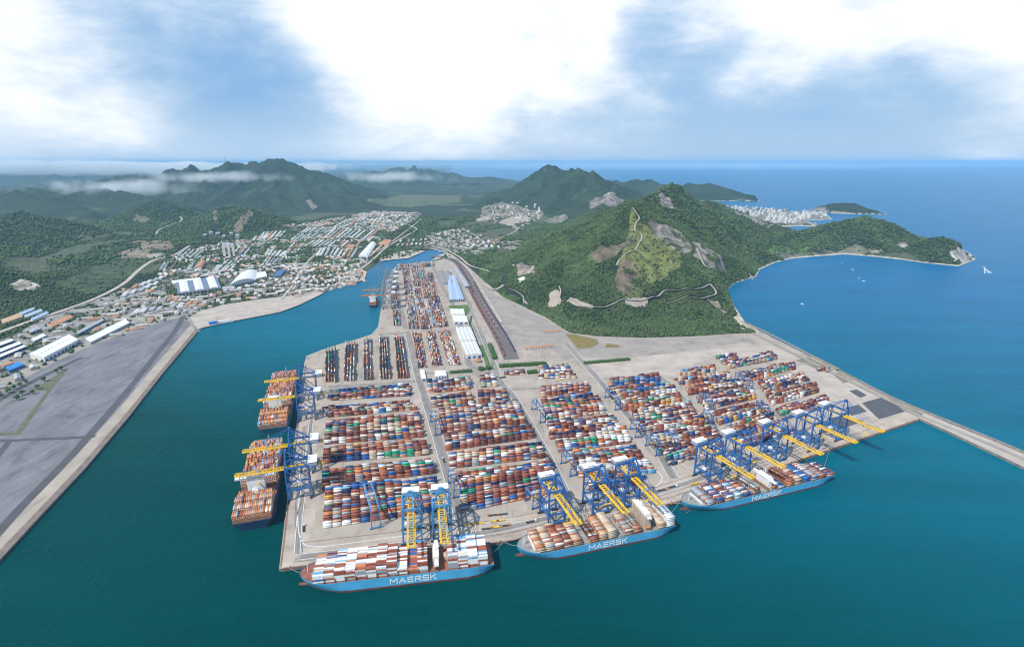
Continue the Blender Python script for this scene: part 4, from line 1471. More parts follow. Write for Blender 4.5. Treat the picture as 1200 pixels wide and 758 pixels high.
BL = [
    # left yard
    ([(395.6, 460), (482.6, 452.8), (483.4, 463.9), (381, 470)], dict(hmean=3)),
    ([(377, 480), (481, 471.5), (491, 480.3), (383, 489.5)], dict(hmean=3.2, fillp=.95)),
    ([(383, 492.7), (493.5, 484.5), (496.5, 497.5), (378, 505.5)], {}),
    ([(378, 507), (497, 499), (500, 512.2), (377, 521)], dict(hmean=3.8)),
    ([(377, 527.8), (502, 518), (505, 533), (377, 542.9)], {}),
    ([(377, 549.8), (505, 539.5), (511.5, 555), (377, 570)], dict(hmean=3.9)),
    ([(377, 574), (512.5, 562.7), (519, 598), (377, 620)], dict(hmean=4, fillp=.99)),
    # middle yard
    ([(498, 449), (553, 443.5), (553.6, 456.5), (501, 461)], dict(hmean=3.8)),
    ([(559, 443), (583, 441.5), (586, 452.7), (561.5, 454.6)], dict(hmean=3)),
    ([(503, 467), (553.6, 462), (555.6, 474), (505, 477.5)], {}),
    ([(556.5, 460), (596, 458), (598, 469.6), (558, 473)], dict(hmean=3.7)),
    ([(511, 480.7), (609, 472.8), (618.5, 498), (514, 509)], dict(hmean=3.9)),
    ([(518.8, 514), (624, 502), (628, 513.5), (520.6, 529)], {}),
    ([(524.3, 533.8), (637, 520), (640.7, 536.7), (524, 549.6)], {}),
    ([(532, 557), (648, 541), (652, 577), (539, 601.5)], dict(hmean=3.9)),
    # right-middle yard
    ([(630, 432), (667, 429.5), (676.6, 444), (630.5, 443.6)], {}),
    ([(588, 434), (617, 433), (617, 439), (589, 440)], dict(hmean=1.6)),
    ([(633, 457), (690, 451.4), (691, 459), (633, 466)], dict(hmean=4.2)),
    ([(633, 468.8), (700.6, 463), (712.6, 483.7), (637.8, 494.8)], {}),
    ([(638, 497), (719, 486.5), (736.6, 506.8), (644, 515)], dict(hmean=3.4)),
    ([(650, 517), (735, 509), (741, 518.8), (653.5, 530.8)], dict(hmean=4.2)),
    ([(661, 532.5), (748, 523), (757.8, 538), (665.5, 546)], dict(hmean=2.8, fillp=.9)),
    ([(669, 548), (759, 540), (771.7, 555), (674, 560)], dict(hmean=3.6)),
    ([(681, 562), (760, 557), (752, 568), (690, 577)], dict(hmean=2.6, fillp=.9)),
    # right yard
    ([(712.5, 446), (773, 439), (773, 448), (713, 453.6)], dict(hmean=3.8)),
    ([(713, 456), (787, 451), (793.5, 461.6), (716, 468.7)], {}),
    ([(723, 470.2), (799, 463), (800, 471.4), (727.6, 483)], dict(hmean=3.8)),
    ([(738, 485), (810, 472.5), (816.6, 484), (741, 495.5)], {}),
    ([(744.5, 497.4), (823, 486.6), (831.7, 495.5), (750, 508)], {}),
    ([(758.7, 510.5), (839.8, 498), (843, 508), (765, 526)], dict(hmean=3.2)),
    ([(771, 528), (846, 512), (848, 527), (784, 547)], dict(hmean=4)),
    # far right yard
    ([(796, 437.5), (838, 430.5), (839, 437), (798, 442)], {}),
    ([(790, 445), (855, 436.7), (856.7, 444), (797, 452.7)], {}),
    ([(803, 454), (864.7, 446), (871, 455.5), (806.8, 463.4)], dict(hmean=3.7)),
    ([(815, 466), (880, 457), (888, 467), (826, 481)], {}),
    ([(831, 484), (892, 471), (902, 482), (842, 499)], {}),
    ([(848, 501), (905, 486), (915, 498), (860, 516)], {}),
    ([(838, 419.5), (862, 415.5), (866, 425), (848, 428)], {}),
    ([(866, 424), (905, 414.5), (912, 421.5), (850, 433)], {}),
    ([(866, 438), (930, 426.5), (933, 433), (872, 449)], {}),
    ([(888, 449), (940, 438.5), (951, 446), (893, 461)], {}),
    ([(896, 463), (955, 449.5), (960, 460), (903, 476)], {}),
    ([(864, 518), (925, 500), (934, 507), (874, 527)], dict(hmean=3)),
    ([(908, 480), (965, 464), (975, 475), (918, 493)], dict(hmean=3)),
    ([(956, 431.5), (964, 430), (968, 434), (958, 435.5)], dict(hmean=1.5)),
]
for px, kw in BL:
    stack_block(px, **kw)
ST = [
    ([(380.6, 411), (395, 410), (394, 449), (380, 449)], 4), ([(404, 404), (417.7, 402.5), (416, 447.7), (401.6, 446.8)], 4),
    ([(425, 398), (435.5, 397), (437, 447), (424.4, 446)], 3), ([(444, 395), (453.5, 394.6), (458.5, 445.7), (444, 445.7)], 4),
    ([(460.8, 394), (471, 394), (479, 444.8), (464.6, 444.8)], 4)]
for px, n in ST:
    stack_block(px, 'along', w=W_FAR, hmean=4.2, lines=n, hmax=5, fillp=.99)
FARB = [
    [(482.7, 391), (493, 390), (500, 431.6), (490, 431.6)], [(498.7, 391), (507.5, 389), (517.7, 429), (506, 429)],
    [(513, 388.5), (525, 388), (539.6, 428.7), (526.5, 429)],
    [(471, 314), (478, 314), (483, 345), (474, 345)], [(474.5, 347), (483.5, 347), (491, 386), (479, 386)],
    [(481, 313), (488, 313), (492, 336), (484, 336)], [(484.3, 338), (492.6, 338), (498, 362), (488.5, 362)], [(489, 364), (498.5, 364), (504, 386), (493, 386)],
    [(490, 313), (496, 313), (506, 350), (497, 350)], [(498, 352), (506.5, 352), (516, 384), (507, 384)],
    [(498, 320), (507, 319), (513, 345), (503, 345)], [(503.5, 347), (513.5, 347), (524, 383), (515, 384)],
    [(459, 335), (466, 334), (466.5, 341), (459.5, 342)], [(459.5, 344), (466.7, 344), (467.5, 351), (460, 351)], [(460, 353), (467.7, 353), (468.5, 362), (460, 362)],
    [(460.2, 364), (468.7, 364), (470, 382), (460.5, 382)],
    [(465, 311.5), (508, 307.5), (508.5, 312), (463, 317)]]
for px in FARB:
    stack_block(px, 'along', w=W_FAR, hmean=2.9, pitch=3.6, fillp=.9, lpitch=13.4)
# loose boxes on the open yard
for u, v, n in ((968, 432, 3), (966, 437, 3), (588, 443, 2), (770, 450, 1)):
    for k in range(n):
        p = G(u + 2 * k, v - .6 * k, PZ)
        BOX.append((p[0], p[1], PZ + .2 + 1.3, 0.2, pick(W_YARD), CL))

# stretches of freight wagons loaded with boxes on the rail yard are separate things, see below

# ------------------------------------------------------------------ ships
ORD = ['first', 'second', 'third', 'fourth', 'fifth', 'sixth', 'seventh', 'eighth', 'ninth', 'tenth', 'eleventh', 'twelfth', 'thirteenth', 'fourteenth', 'fifteenth',
       'sixteenth', 'seventeenth', 'eighteenth', 'nineteenth', 'twentieth']


def hull_mesh(L, B, zd, mats, blunt=0.62, sheer=2.5, z0=-3.0):
    """stern at x=0, bow at x=L"""
    ts = np.concatenate([[0, .01, .04, .08, .13], np.linspace(.18, .74, 12), [.78, .82, .86, .895, .925, .95, .97, .985, 1.0]])
    zs = [z0, 0.6, 2.6, zd * .45, zd * .75, zd, zd + 1.3]
    rows = []
    for t in ts:
        row = []
        for z in zs:
            fz = max(0, min(1, z / zd))
            # bow taper, finer at the waterline
            t0 = 0.74 + 0.08 * fz
            s = 0 if t < t0 else (t - t0) / (1.0 - t0)
            b = (1 - s ** (1.7 + 0.9 * fz)) ** (0.85 - 0.1 * fz) if s < 1 else 0.0
            if t < .14:
                u = 1 - t / .14
                b *= 1 - (0.42 - 0.34 * fz) * u ** 1.6
            x = t * L
            if t > t0:
                x -= (1 - fz) * s * 0.030 * L * 1.1
            if t < .06:
                x += (1 - fz) * (1 - t / .06) * 0.018 * L
            zz = z + (sheer * max(0, (t - .86) / .14) ** 1.3 if z >= zd else 0)
            row.append((x, b * B / 2, zz))
        rows.append(row)
    mb = MB()
    n, m = len(rows), len(zs)
    for sgn in (1, -1):
        vs = [(p[0], sgn * p[1], p[2]) for r in rows for p in r]
        fs, ms = [], []
        for i in range(n - 1):
            for j in range(m - 1):
                f = (i * m + j, i * m + j + 1, (i + 1) * m + j + 1, (i + 1) * m + j)
                fs.append(f if sgn > 0 else f[::-1])
                ms.append(1 if j <= 1 else 0)
        b = len(mb.v)
        mb.v += vs
        mb.f += [tuple(k + b for k in f) for f in fs]
        mb.m += ms
    # transom
    r = rows[0]
    vs = [(p[0], p[1], p[2]) for p in r] + [(p[0], -p[1], p[2]) for p in r]
    mb.add(vs, [(j, m + j, m + j + 1, j + 1) for j in range(m - 1)], 0)
    deck = MB()
    dj = m - 2
    vs = [(rr[dj][0], rr[dj][1], rr[dj][2] - .05) for rr in rows] + [(rr[dj][0], -rr[dj][1], rr[dj][2] - .05) for rr in rows]
    deck.add(vs, [(i, n + i, n + i + 1, i + 1) for i in range(n - 1)])
    return mb, deck, rows


GLYPH = {
    'M': ([[(0, 0), (0, 1), (.55, .35), (1.1, 1), (1.1, 0)]], 1.1), 'A': ([[(0, 0), (.5, 1), (1, 0)], [(.2, .33), (.8, .33)]], 1.0),
    'E': ([[(.85, 0), (0, 0), (0, 1), (.85, 1)], [(0, .5), (.75, .5)]], .85), 'R': ([[(0, 0), (0, 1), (.75, 1), (.85, .85), (.85, .62), (.75, .48), (0, .48)], [(.45, .48), (.88, 0)]], .88),
    'S': ([[(0, .08), (.12, 0), (.75, 0), (.87, .12), (.87, .38), (.75, .5), (.12, .5), (0, .62), (0, .88), (.12, 1), (.75, 1), (.87, .92)]], .87),
    'K': ([[(0, 0), (0, 1)], [(.85, 1), (.05, .45)], [(.3, .6), (.88, 0)]], .88)}


def text_mesh(s, size, m, w=.19, gap=.38):
    """block letters laid out in the XY plane, centred on the origin"""
    tot = sum(GLYPH[c][1] for c in s) + gap * (len(s) - 1)
    mb = MB()
    x = -tot / 2
    sx = 1.12
    for c in s:
        for st in GLYPH[c][0]:
            for i, (p, q) in enumerate(zip(st[:-1], st[1:])):
                P0 = np.array([(p[0] + x) * sx, p[1] - .5]) * size
                P1 = np.array([(q[0] + x) * sx, q[1] - .5]) * size
                d = P1 - P0
                d = d / np.linalg.norm(d)
                P0, P1 = P0 - d * w * size * .5, P1 + d * w * size * .5
                mb.box(((P0[0] + P1[0]) / 2, (P0[1] + P1[1]) / 2, .02 * (i % 4)), (np.linalg.norm(P1 - P0), w * size, .3), math.atan2(d[1], d[0]))
        x += GLYPH[c][1] + gap
    return mb.mesh('hull_lettering', m)


def ship(name, label, ax, stern, bow, B, zd, hullmat, deckmat, side, bays, w, houses, seaside, group=None, text=None, tiers=(4, 6), words=None, order=1, rows_n=None, mirror=1, center=None):
    """ax: two surveyed points of the seaward waterline (bow end first); side: +1 if the quay lies to the left of the bow direction"""
    if center is None:
        A, C = G(*ax[0])[:2], G(*ax[1])[:2]
        d = (A - C) / np.linalg.norm(A - C)
        nrm = np.array([-d[1], d[0]]) * side
        Q = A + nrm * (B / 2 + .5)
    else:
        C, A = G(*stern)[:2], G(*bow)[:2]
        d = (A - C) / np.linalg.norm(A - C)
        nrm = np.array([-d[1], d[0]]) * side
        Q = C
    s0 = (G(*stern)[:2] - Q) @ d
    s1 = (G(*bow)[:2] - Q) @ d
    L = s1 - s0
    org = Q + d * s0
    rz = math.atan2(d[1], d[0])
    root = empty(name, (org[0], org[1], 0), rz, label, 'container ship', group)
    hull, deck, rows = hull_mesh(L, B, zd, None)
    h = hull.build('hull', [hullmat, M_BOOT], root)
    deck.build('deck', deckmat, root)
    b = MB()
    b.cyl((L * .962, 0, -.5), (L * 1.006, 0, .6), 3.2, 12, r2=1.6)
    b.build('bulbous_bow', M_BOOT, root)
    # hatch coamings, forecastle gear
    for x in bays:
        MB().b6(x * L + .6, x * L + 12.9, -B * .44, B * .44, zd, zd + 1.4).build('hatch_cover', deckmat if deckmat is not M_DECKRED else M_RUST, root)
    for sy in (-1, 1):
        fc = MB()
        fc.cyl((L * .93, sy * 3.5, zd + 1), (L * .93, sy * 6.5, zd + 1), 1.5)
        fc.box((L * .93, sy * 5, zd + 1), (3, 4, 1.5))
        fc.build('anchor_windlass', M_GREY, root)
    fm = MB()
    fm.cyl((L * .955, 0, zd + 1), (L * .955, 0, zd + 17), .5, 8, r2=.25)
    fm.bar((L * .955, -2, zd + 12), (L * .955, 2, zd + 12), .35)
    fm.build('foremast', M_WHITE, root)
    wb = MB()
    bh = 3.2
    wb.b6(L * .905, L * .91, -B * .33, B * .33, zd, zd + bh)
    wb.build('breakwater_plate', M_WHITE, root)
    # lashing bridges between bays
    xs = sorted(x * L for x in bays)
    for x in xs:
        bw_ = B * .47 * min(1, max(.3, (1 - x / L) * 5 + .35))
        MB().b6(x - .7, x - .2, -bw_, bw_, zd, zd + 6.5).build('lashing_bridge', M_RUST, root)
    for (hx, hl, hw, hh, mtl) in houses:
        hh_ = MB()
        hh_.b6(hx * L, hx * L + hl, -hw / 2, hw / 2, zd, zd + hh)
        hs = hh_.build('superstructure', mtl, root)
        br = MB()
        br.b6(hx * L + hl * .1, hx * L + hl * .75, -B * .52, B * .52, zd + hh - 3.0, zd + hh - .6)
        br.b6(hx * L + hl * .0, hx * L + hl * .9, -hw * .45, hw * .45, zd + hh, zd + hh + 2.6)
        br.build('bridge_deck', M_WHITE, root)
        for k in range(int(hh / 3.6)):
            z = zd + 2.0 + k * 3.6
            for xx in (hx * L - .05, hx * L + hl + .05):
                MB().box((xx, 0, z), (.2, hw * .8, .4)).build('window_band', M_PALE if mtl is M_WHITE and k < int(hh / 3.6) - 1 else M_WINDOW, hs)
        ms = MB()
        mx = hx * L + hl * .5
        ms.cyl((mx, 0, zd + hh + 2), (mx, 0, zd + hh + 13), .7, 8, r2=.35)
        ms.bar((mx, -5, zd + hh + 9), (mx, 5, zd + hh + 9), .4)
        ms.box((mx, 0, zd + hh + 11), (.5, 4, .6))
        ms.build('radar_mast', M_WHITE, root)
        fn = MB()
        fx = hx * L - 9
        fn.b6(fx - 3, fx + 3, -4, 4, zd, zd + hh * .55)
        fn.cyl((fx, -1.5, zd + hh * .55), (fx - .5, -1.5, zd + hh * .55 + 3), .9, 8)
        fn.cyl((fx, 1.5, zd + hh * .55), (fx - .5, 1.5, zd + hh * .55 + 3), .9, 8)
        fn.build('funnel', [M_WHITE if mtl is M_WHITE else M_BEIGE], root)
        for sy in (-1, 1):
            lf = MB()
            lf.cyl((hx * L + 1, sy * (B / 2 - 2), zd + 7), (hx * L + 8, sy * (B / 2 - 2), zd + 7), 1.4, 8)
        lf.build('lifeboat', M_ORANGE, root)
    # lettering on the seaward side
    if text:
        me = text_mesh(text[0], text[1], M_WHITE)
        o = link('hull_lettering', me, root)
        sgn = -side
        o.location = (text[2] * L, sgn * (B / 2 + .3), zd * .62)
        # face outwards: the text plane is XY; stand it up along the hull
        o.rotation_euler = (math.pi / 2, 0, math.pi if sgn > 0 else 0)
    # boxes on deck
    nrow = rows_n or int(B / 2.56) - 1
    cols = {}
    for bi, x in enumerate(sorted(bays, reverse=True)):
        info = bays[x]
        if info is None:
            continue
        tmin, tmax, ww = info
        ww = ww or w
        xc = x * L + 6.6
        tt = xc / L
        # how wide is the deck here
        hb = np.interp(tt, [r[0][0] / L if False else r[-2][0] / L for r in rows], [r[-2][1] for r in rows])
        base = random.randint(tmin, tmax)
        bc = pick(ww)
        for r in range(nrow):
            y = (r - (nrow - 1) / 2) * 2.56
            if abs(y) + 1.3 > hb + .4:
                continue
            nt_ = max(1, base + random.choice([0, 0, 0, -1 if tmax > tmin else 0]))
            for k in range(nt_):
                c = pick(ww) if random.random() < .72 else bc
                lx, ly, lz = xc, y, zd + 1.5 + CH * (k + .5)
                wx = org[0] + math.cos(rz) * lx - math.sin(rz) * ly
                wy = org[1] + math.sin(rz) * lx + math.cos(rz) * ly
                rsea = (nrow - 1 - r) if seaside > 0 else r
                exposed = k == nt_ - 1 or rsea == 0
                if words and exposed:
                    SHIPBOX.append((order, wx, wy, lz, rz, c, bi, rsea, k, k == nt_ - 1, words))
                else:
                    BOX.append((wx, wy, lz, rz, c, CL))
    return root, org, d, L, rz


def bays(L_est, segs):
    """segs: (start fraction, count, tmin, tmax, weights); pitch 14.3 m"""
    out = {}
    for s, n, a, b, w in segs:
        for k in range(n):
            out[s + k * 14.3 / L_est] = (a, b, w) if a else None
    return out


def length_of(ax, stern, bow):
    A, C = G(*ax[0])[:2], G(*ax[1])[:2]
    d = (A - C) / np.linalg.norm(A - C)
    return (G(*bow)[:2] - G(*stern)[:2]) @ d


AX1, AX2, AX3 = ((426.7, 692), (513, 682)), ((656, 655), (752, 635)), ((831, 602), (908, 583))
L1 = length_of(AX1, (579, 672), (351, 688))
L2 = length_of(AX2, (788, 622), (605, 650))
L3 = length_of(AX3, (963, 556), (801, 600))
print('ships', L1, L2, L3, L1 * .915 / 17.6, L2 * .905 / 16.2, L3 * .905 / 15.2)

def mkbays(L, start, seq, pitch=14.3):
    """seq from the bow end aft: (tmin, tmax, weights) or None for a gap of one bay"""
    out = {}
    x = start
    for q in seq:
        x -= pitch / L
        if x < 0.004:
            break
        if q is not None:
            out[x] = q if q != 'hold' else None
    return out


p1 = L1 * .915 / 17.6
b1 = mkbays(L1, .915, [(3, 4, None), (4, 5, None), (5, 5, None)] + [(5, 6, None)] * 5 + [(4, 5, {'white': 5, 'brown red': 5}), (2, 2, {'brown red': 4, 'blue': 2, 'rust orange': 2}),
                                 (5, 5, None), 'hold', None, (5, 6, None), (6, 6, None), (6, 6, {'white': 4, 'light blue': 3, 'brown red': 4}), (5, 5, {'white': 6, 'brown red': 4, 'light blue': 2})], p1)
S1 = ship('container_ship', 'cargo ship stacked high with white and red boxes on a blue hull, nearest of all', AX1, (579, 672), (351, 688), 46, 14.5,
          M_HULLBLUE, M_DECKRED, -1, b1, W_S1, [(.285, 8, 26, 12, M_BEIGE)], 1, 'blue hulled cargo ships along the front quay', ('MAERSK', 6.6, .42), words='the nearest ship', order=1)
p2 = L2 * .905 / 16.2
WH = {'white': 1}
b2 = mkbays(L2, .905, [(2, 2, None), (3, 3, None), (3, 4, None), (3, 4, None), (3, 3, None), 'hold', (2, 3, None), (4, 4, None), (5, 5, {'cream': 5, 'tan': 2}), 'hold', (2, 3, None), (3, 3, None), None, None,
                       (3, 3, {'tan': 3, 'cream': 3}), (6, 6, WH)], p2)
S2 = ship('container_ship', 'blue hulled cargo ship half loaded with tan and brown boxes, white boxes at its stern', AX2, (788, 622), (605, 650), 44, 13,
          M_HULLBLUE, M_DECKGREY, -1, b2, W_S2, [(.175, 9, 38, 24, M_BEIGE)], 1, 'blue hulled cargo ships along the front quay', ('MAERSK', 6.6, .46))
p3 = L3 * .905 / 15.2
b3 = mkbays(L3, .905, [(2, 2, {'grey': 3, 'brown red': 1}), (3, 3, None), (3, 4, None), (3, 3, {'light blue': 2, 'blue': 2, 'white': 2, 'brown red': 2}), (2, 3, None), (4, 4, None), 'hold', 'hold', (1, 1, {'grey': 1, 'blue': 2}),
                       (4, 4, {'brown red': 4, 'rust orange': 3}), (3, 4, {'cream': 2, 'brown red': 5}), (3, 3, {'blue': 5, 'white': 1}), (3, 3, None), (2, 3, {'brown red': 3, 'grey': 3}), (1, 2, None)], p3)
S3 = ship('container_ship', 'blue hulled cargo ship with mixed boxes and rust stern under the right hand cranes', AX3, (963, 556), (801, 600), 44, 12,
          M_HULLBLUE, M_DECKGREY, -1, b3, W_S3, [(.44, 7, 26, 15, M_WHITE)], 1, 'blue hulled cargo ships along the front quay', ('MAERSK', 6.6, .50))


def left_ship(stern, bow, hm, label):
    C, A = G(*stern)[:2], G(*bow)[:2]
    L = np.linalg.norm(A - C)
    pt = 14.3
    nb = int(L * .94 / pt)
    st_ = nb * pt / L + .012
    seq = [(3, 4, None)] + [(5, 6, None)] * (nb - 9) + ['hold', (6, 6, None), None, None, (5, 6, None), (6, 6, None), (5, 5, None), (4, 4, None)]
    b = mkbays(L, st_, seq, pt)
    return ship('container_ship', label, None, stern, bow, 54, 15, hm, M_DECKRED, -1, b, W_S4, [(4.62 * pt / L, 11, 24, 33, M_WHITE)], 1, 'dark hulled cargo ships at the left quay', center=True)


left_ship((297, 622), (317.5, 524), M_NAVY, 'orange box cargo ship with dark navy stern, nearer one at the left quay')
left_ship((320.5, 510), (337, 442), M_TEALHULL, 'cargo ship with grey green stern and orange boxes, moored ahead of the navy sterned ship')
C6, A6 = (437, 361), (438, 351)
L6 = np.linalg.norm(G(*A6) - G(*C6))
ship('container_ship', 'small distant cargo ship with dark hull below the far group of quay cranes', None, C6, A6, 27, 10, M_NAVY, M_DECKRED, -1,
     mkbays(L6, .9, [(2, 3, None)] * 3 + [None] + [(2, 3, None)] * 9, 14.5), W_RED, [(.25, 9, 20, 24, M_WHITE)], 1, center=True)


# the boxes: the ones that show largest become objects, the others one mass
def container_mesh(ci):
    mb = MB()
    l, w, h = CL / 2, CW / 2, CH / 2
    mb.b6(-l + .08, l - .08, -w + .06, w - .06, -h + .1, h - .05)
    for sx in (-1, 1):
        for sy in (-1, 1):
            mb.box((sx * (l - .1), sy * (w - .1), 0), (.2, .2, h * 2))
    for sy in (-1, 1):
        mb.box((0, sy * (w - .07), h - .08), (2 * l - .4, .12, .14))
        mb.box((0, sy * (w - .07), -h + .08), (2 * l - .4, .12, .16))
    for sx in (-1, 1):
        mb.box((sx * (l - .07), 0, h - .08), (.12, 2 * w - .4, .14))
        for yy in (-.6, -.2, .2, .6):
            if sx > 0:
                mb.cyl((l - .04, yy, -h + .2), (l - .04, yy, h - .2), .03, 4)
    for k in range(-11, 12, 2):
        for sy in (-1, 1):
            mb.box((k * .52, sy * (w - .05), 0), (.45, .04, 2 * h - .4))
    return mb


CMESH = {}
SHIPBOX.sort(key=lambda q: (q[0], math.hypot(math.hypot(q[1], q[2]), CAM_H - q[3])))
TIER = ['bottom', 'second', 'third', 'fourth', 'fifth', 'sixth', 'seventh']
for n, (order, x, y, z, rz, c, bi, rs, k, top, words) in enumerate(SHIPBOX):
    if n >= 298:
        BOX.append((x, y, z, rz, c, CL))
        continue
    if c not in CMESH:
        m = mat(PAL[c][0].replace(' ', '_') + '_box_paint', PAL[c][1], 0.55, 0.18, 0.3)
        CMESH[c] = container_mesh(c).mesh('container', m)
    o = link('container', CMESH[c])
    o.location = (x, y, z)
    o.rotation_euler = (0, 0, rz)
    t = 'top' if top else TIER[k]
    tag(o, f'{PAL[c][0]} container on {words}, {ORD[bi]} bay from bow, {ORD[rs]} row from sea, {t}', 'container', 'containers stacked on the nearest ship')


def build_mass():
    a = np.array([b[:4] for b in BOX])
    col = np.array([PAL[b[4]][1] for b in BOX])
    n = len(a)
    col = col * rng.uniform(.82, 1.15, (n, 1))
    sg = np.array([(-1, -1, -1), (1, -1, -1), (1, 1, -1), (-1, 1, -1), (-1, -1, 1), (1, -1, 1), (1, 1, 1), (-1, 1, 1)]) * np.array([CL / 2 - .05, CW / 2 - .02, CH / 2 - .03])
    c, s = np.cos(a[:, 3])[:, None], np.sin(a[:, 3])[:, None]
    vx = sg[None, :, 0] * c - sg[None, :, 1] * s + a[:, 0:1]
    vy = sg[None, :, 0] * s + sg[None, :, 1] * c + a[:, 1:2]
    vz = sg[None, :, 2] + a[:, 2:3]
    v = np.stack([vx, vy, vz], 2)
    fs = np.array([(3, 2, 1, 0), (4, 5, 6, 7), (0, 1, 5, 4), (1, 2, 6, 5), (2, 3, 7, 6), (3, 0, 4, 7)])
    f = (fs[None] + (np.arange(n) * 8)[:, None, None]).ravel()
    # each box carries one tint, the same on roof and sides
    cv = np.repeat(col[:, None, :], 8, 1)
    me = fast_mesh('container_stacks', v.reshape(-1, 3), f, 4, [attr_mat('box_paint', 0.55, 0.16, 0.35)], cv.reshape(-1, 3))
    o = link('container_stacks', me)
    tag(o, 'coloured shipping containers stacked in rows all over the terminal and on the other ships', 'containers', kind='stuff')
    print('boxes', n)


build_mass()


# ------------------------------------------------------------------ ship-to-shore cranes
def truss(mb, p, q, w, h, n, t=.7, mi=0):
    """ladder of two chords with ties"""
    p, q = np.array(p, float), np.array(q, float)
    for sx in (-1, 1):
        o = np.array([sx * w / 2, 0, 0])
        mb.bar(p + o, q + o, t * 1.7, h, mi)
    for k in range(n + 1):
        c = p + (q - p) * k / n
        mb.bar(c + [-w / 2, 0, 0], c + [w / 2, 0, 0], t, t * 1.2, mi)
    return mb


def quay_crane(bm, boom_m=None, label='', H=50, out=70, gauge=32, Wd=25, back=22, raised=False):
    boom_m = boom_m or M_YEL
    root = empty('quay_crane', (0, 0, 0), 0, label, 'crane')
    hw = Wd / 2
    for sx in (-1, 1):
        for y in (0, -gauge):
            m = MB()
            m.bar((sx * hw, y, 3), (sx * hw * .94, y, H + 6), 2.2, 2.0)
            m.build('leg', bm, root)
            m = MB()
            for dx in (-3.6, -1.2, 1.2, 3.6):
                m.box((sx * (hw - 1) + dx, y, 1.0), (1.8, 1.3, 1.6))
            m.box((sx * (hw - 1), y, 2.3), (9, 1.1, 1.1))
            m.build('wheel_bogie', M_DARK, root)
    zt = H + 5
    for y in (0, -gauge):
        MB().b6(-hw - 1, hw + 1, y - 1.2, y + 1.2, 3.2, 5.4).build('sill_beam', bm, root)
        MB().b6(-hw, hw, y - 1.1, y + 1.1, zt - 1.6, zt + 1.2).build('portal_beam', bm, root)
        MB().b6(-hw, hw, y - .9, y + .9, 17, 19.2).build('portal_beam', bm, root)
    for sx in (-1, 1):
        MB().b6(sx * hw - 1, sx * hw + 1, -gauge, 0, 17.2, 19.6).build('side_beam', bm, root)
        MB().b6(sx * hw * .95 - 1, sx * hw * .95 + 1, -gauge, 0, zt - 1.4, zt + 1).build('side_beam', bm, root)
        x = sx * hw * .97
        m = MB()
        m.bar((x, -gauge, 19), (x, 0, H + 3), 1.2)
        m.bar((x, 0, 19), (x, -gauge / 2, (19 + H + 3) / 2), .9)
        m.build('diagonal_brace', bm, root)
        m = MB()
        m.bar((x, -gauge, 5), (x, -gauge / 2, 18), .8)
        m.bar((x, 0, 5), (x, -gauge / 2, 18), .8)
        m.build('diagonal_brace', bm, root)
    m = MB()
    m.bar((-hw, -gauge, 19), (0, -gauge, H), .8)
    m.bar((hw, -gauge, 19), (0, -gauge, H), .8)
    m.build('diagonal_brace', bm, root)
    # boom girders over the sea, fixed girders over the land
    bz = H
    m = truss(MB(), (0, 2, bz), (0, 24, bz + out - 8) if raised else (0, out, bz), 7.0, 2.3, 14, .8)
    m.build('boom', boom_m, root)
    for sx in (-1, 1):
        m = MB()
        m.b6(sx * 4.9 - .6, sx * 4.9 + .6, 2, out, bz - .2, bz + .1)
        for k in range(24):
            m.box((sx * 5.4, 2 + (out - 2) * k / 23, bz + .6), (.12, .12, 1.2))
        m.b6(sx * 5.4 - .06, sx * 5.4 + .06, 2, out, bz + 1.1, bz + 1.25)
        if not raised:
            m.build('boom_walkway', boom_m, root)
    m = truss(MB(), (0, -gauge - back, bz), (0, 1.2, bz), 7.0, 2.3, 10, .8)
    m.build('girder', boom_m, root)
    m = MB()
    m.b6(-hw - .5, hw + .5, -gauge - 15, -gauge - 0.5, bz + 3.2, bz + 4.0)
    m.build('house_platform', bm, root)
    m = MB()
    m.b6(-hw + 1, hw - 1, -gauge - 14, -gauge - 1.5, bz + 4.0, bz + 9.2)
    hs = m.build('machinery_house', M_WALLG, root)
    m = MB()
    m.b6(-hw + .5, hw - .5, -gauge - 14.5, -gauge - 1.0, bz + 9.2, bz + 9.8)
    for k in range(4):
        m.box((-hw + 4 + k * 5.3, -gauge - 6, bz + 10.1), (1.6, 2.2, .7))
    m.build('roof', M_WHITE, hs)
    m = MB()
    m.box((-hw + 6, -gauge - 14.05, bz + 6.3), (2.4, .2, 3.4))
    m.build('door', M_SHEDB, hs)
    # A-frame and stays
    az = H + 29
    m = MB()
    for sx in (-1, 1):
        m.bar((sx * hw * .9, 0, H + 5), (sx * 3, -2, az), 1.6)
        m.bar((sx * hw * .85, -gauge, H + 5), (sx * 3, -3, az), 1.2)
        m.bar((sx * hw * .6, -1, H + 15), (sx * 6, -gauge * .5, H + 15.5), .7)
    m.b6(-4, 4, -4, -1, az - 1, az + 1)
    m.b6(-hw * .62, hw * .62, -1.4, -.4, H + 14, H + 15.2)
    m.box((0, -2.5, az + 1.8), (5, 3, 1.6))
    m.build('a_frame', bm, root)
    for sx in (-1, 1):
        for f in (() if raised else (.5, .88)):
            MB().bar((sx * 3, -1, az), (sx * 3.5, out * f, bz + 1.4), .5).build('forestay', bm, root)
        MB().bar((sx * 3, -3, az), (sx * 3.5, -gauge - back + 2, bz + 1.4), .5).build('backstay', bm, root)
    ty = -gauge * .5 if raised else out * .42
    m = MB()
    m.box((0, ty, bz + .6), (6, 6, 1.6))
    m.build('trolley', M_GREY, root)
    m = MB()
    for sx in (-1, 1):
        for sy in (-1, 1):
            m.cyl((sx * 2, ty + sy * 1.5, bz), (sx * 4, ty + sy * 1, bz - 17), .12, 4)
    m.box((0, ty, bz - 17.4), (12.2, 2.2, .9))
    m.build('spreader', M_YEL, root)
    m = MB()
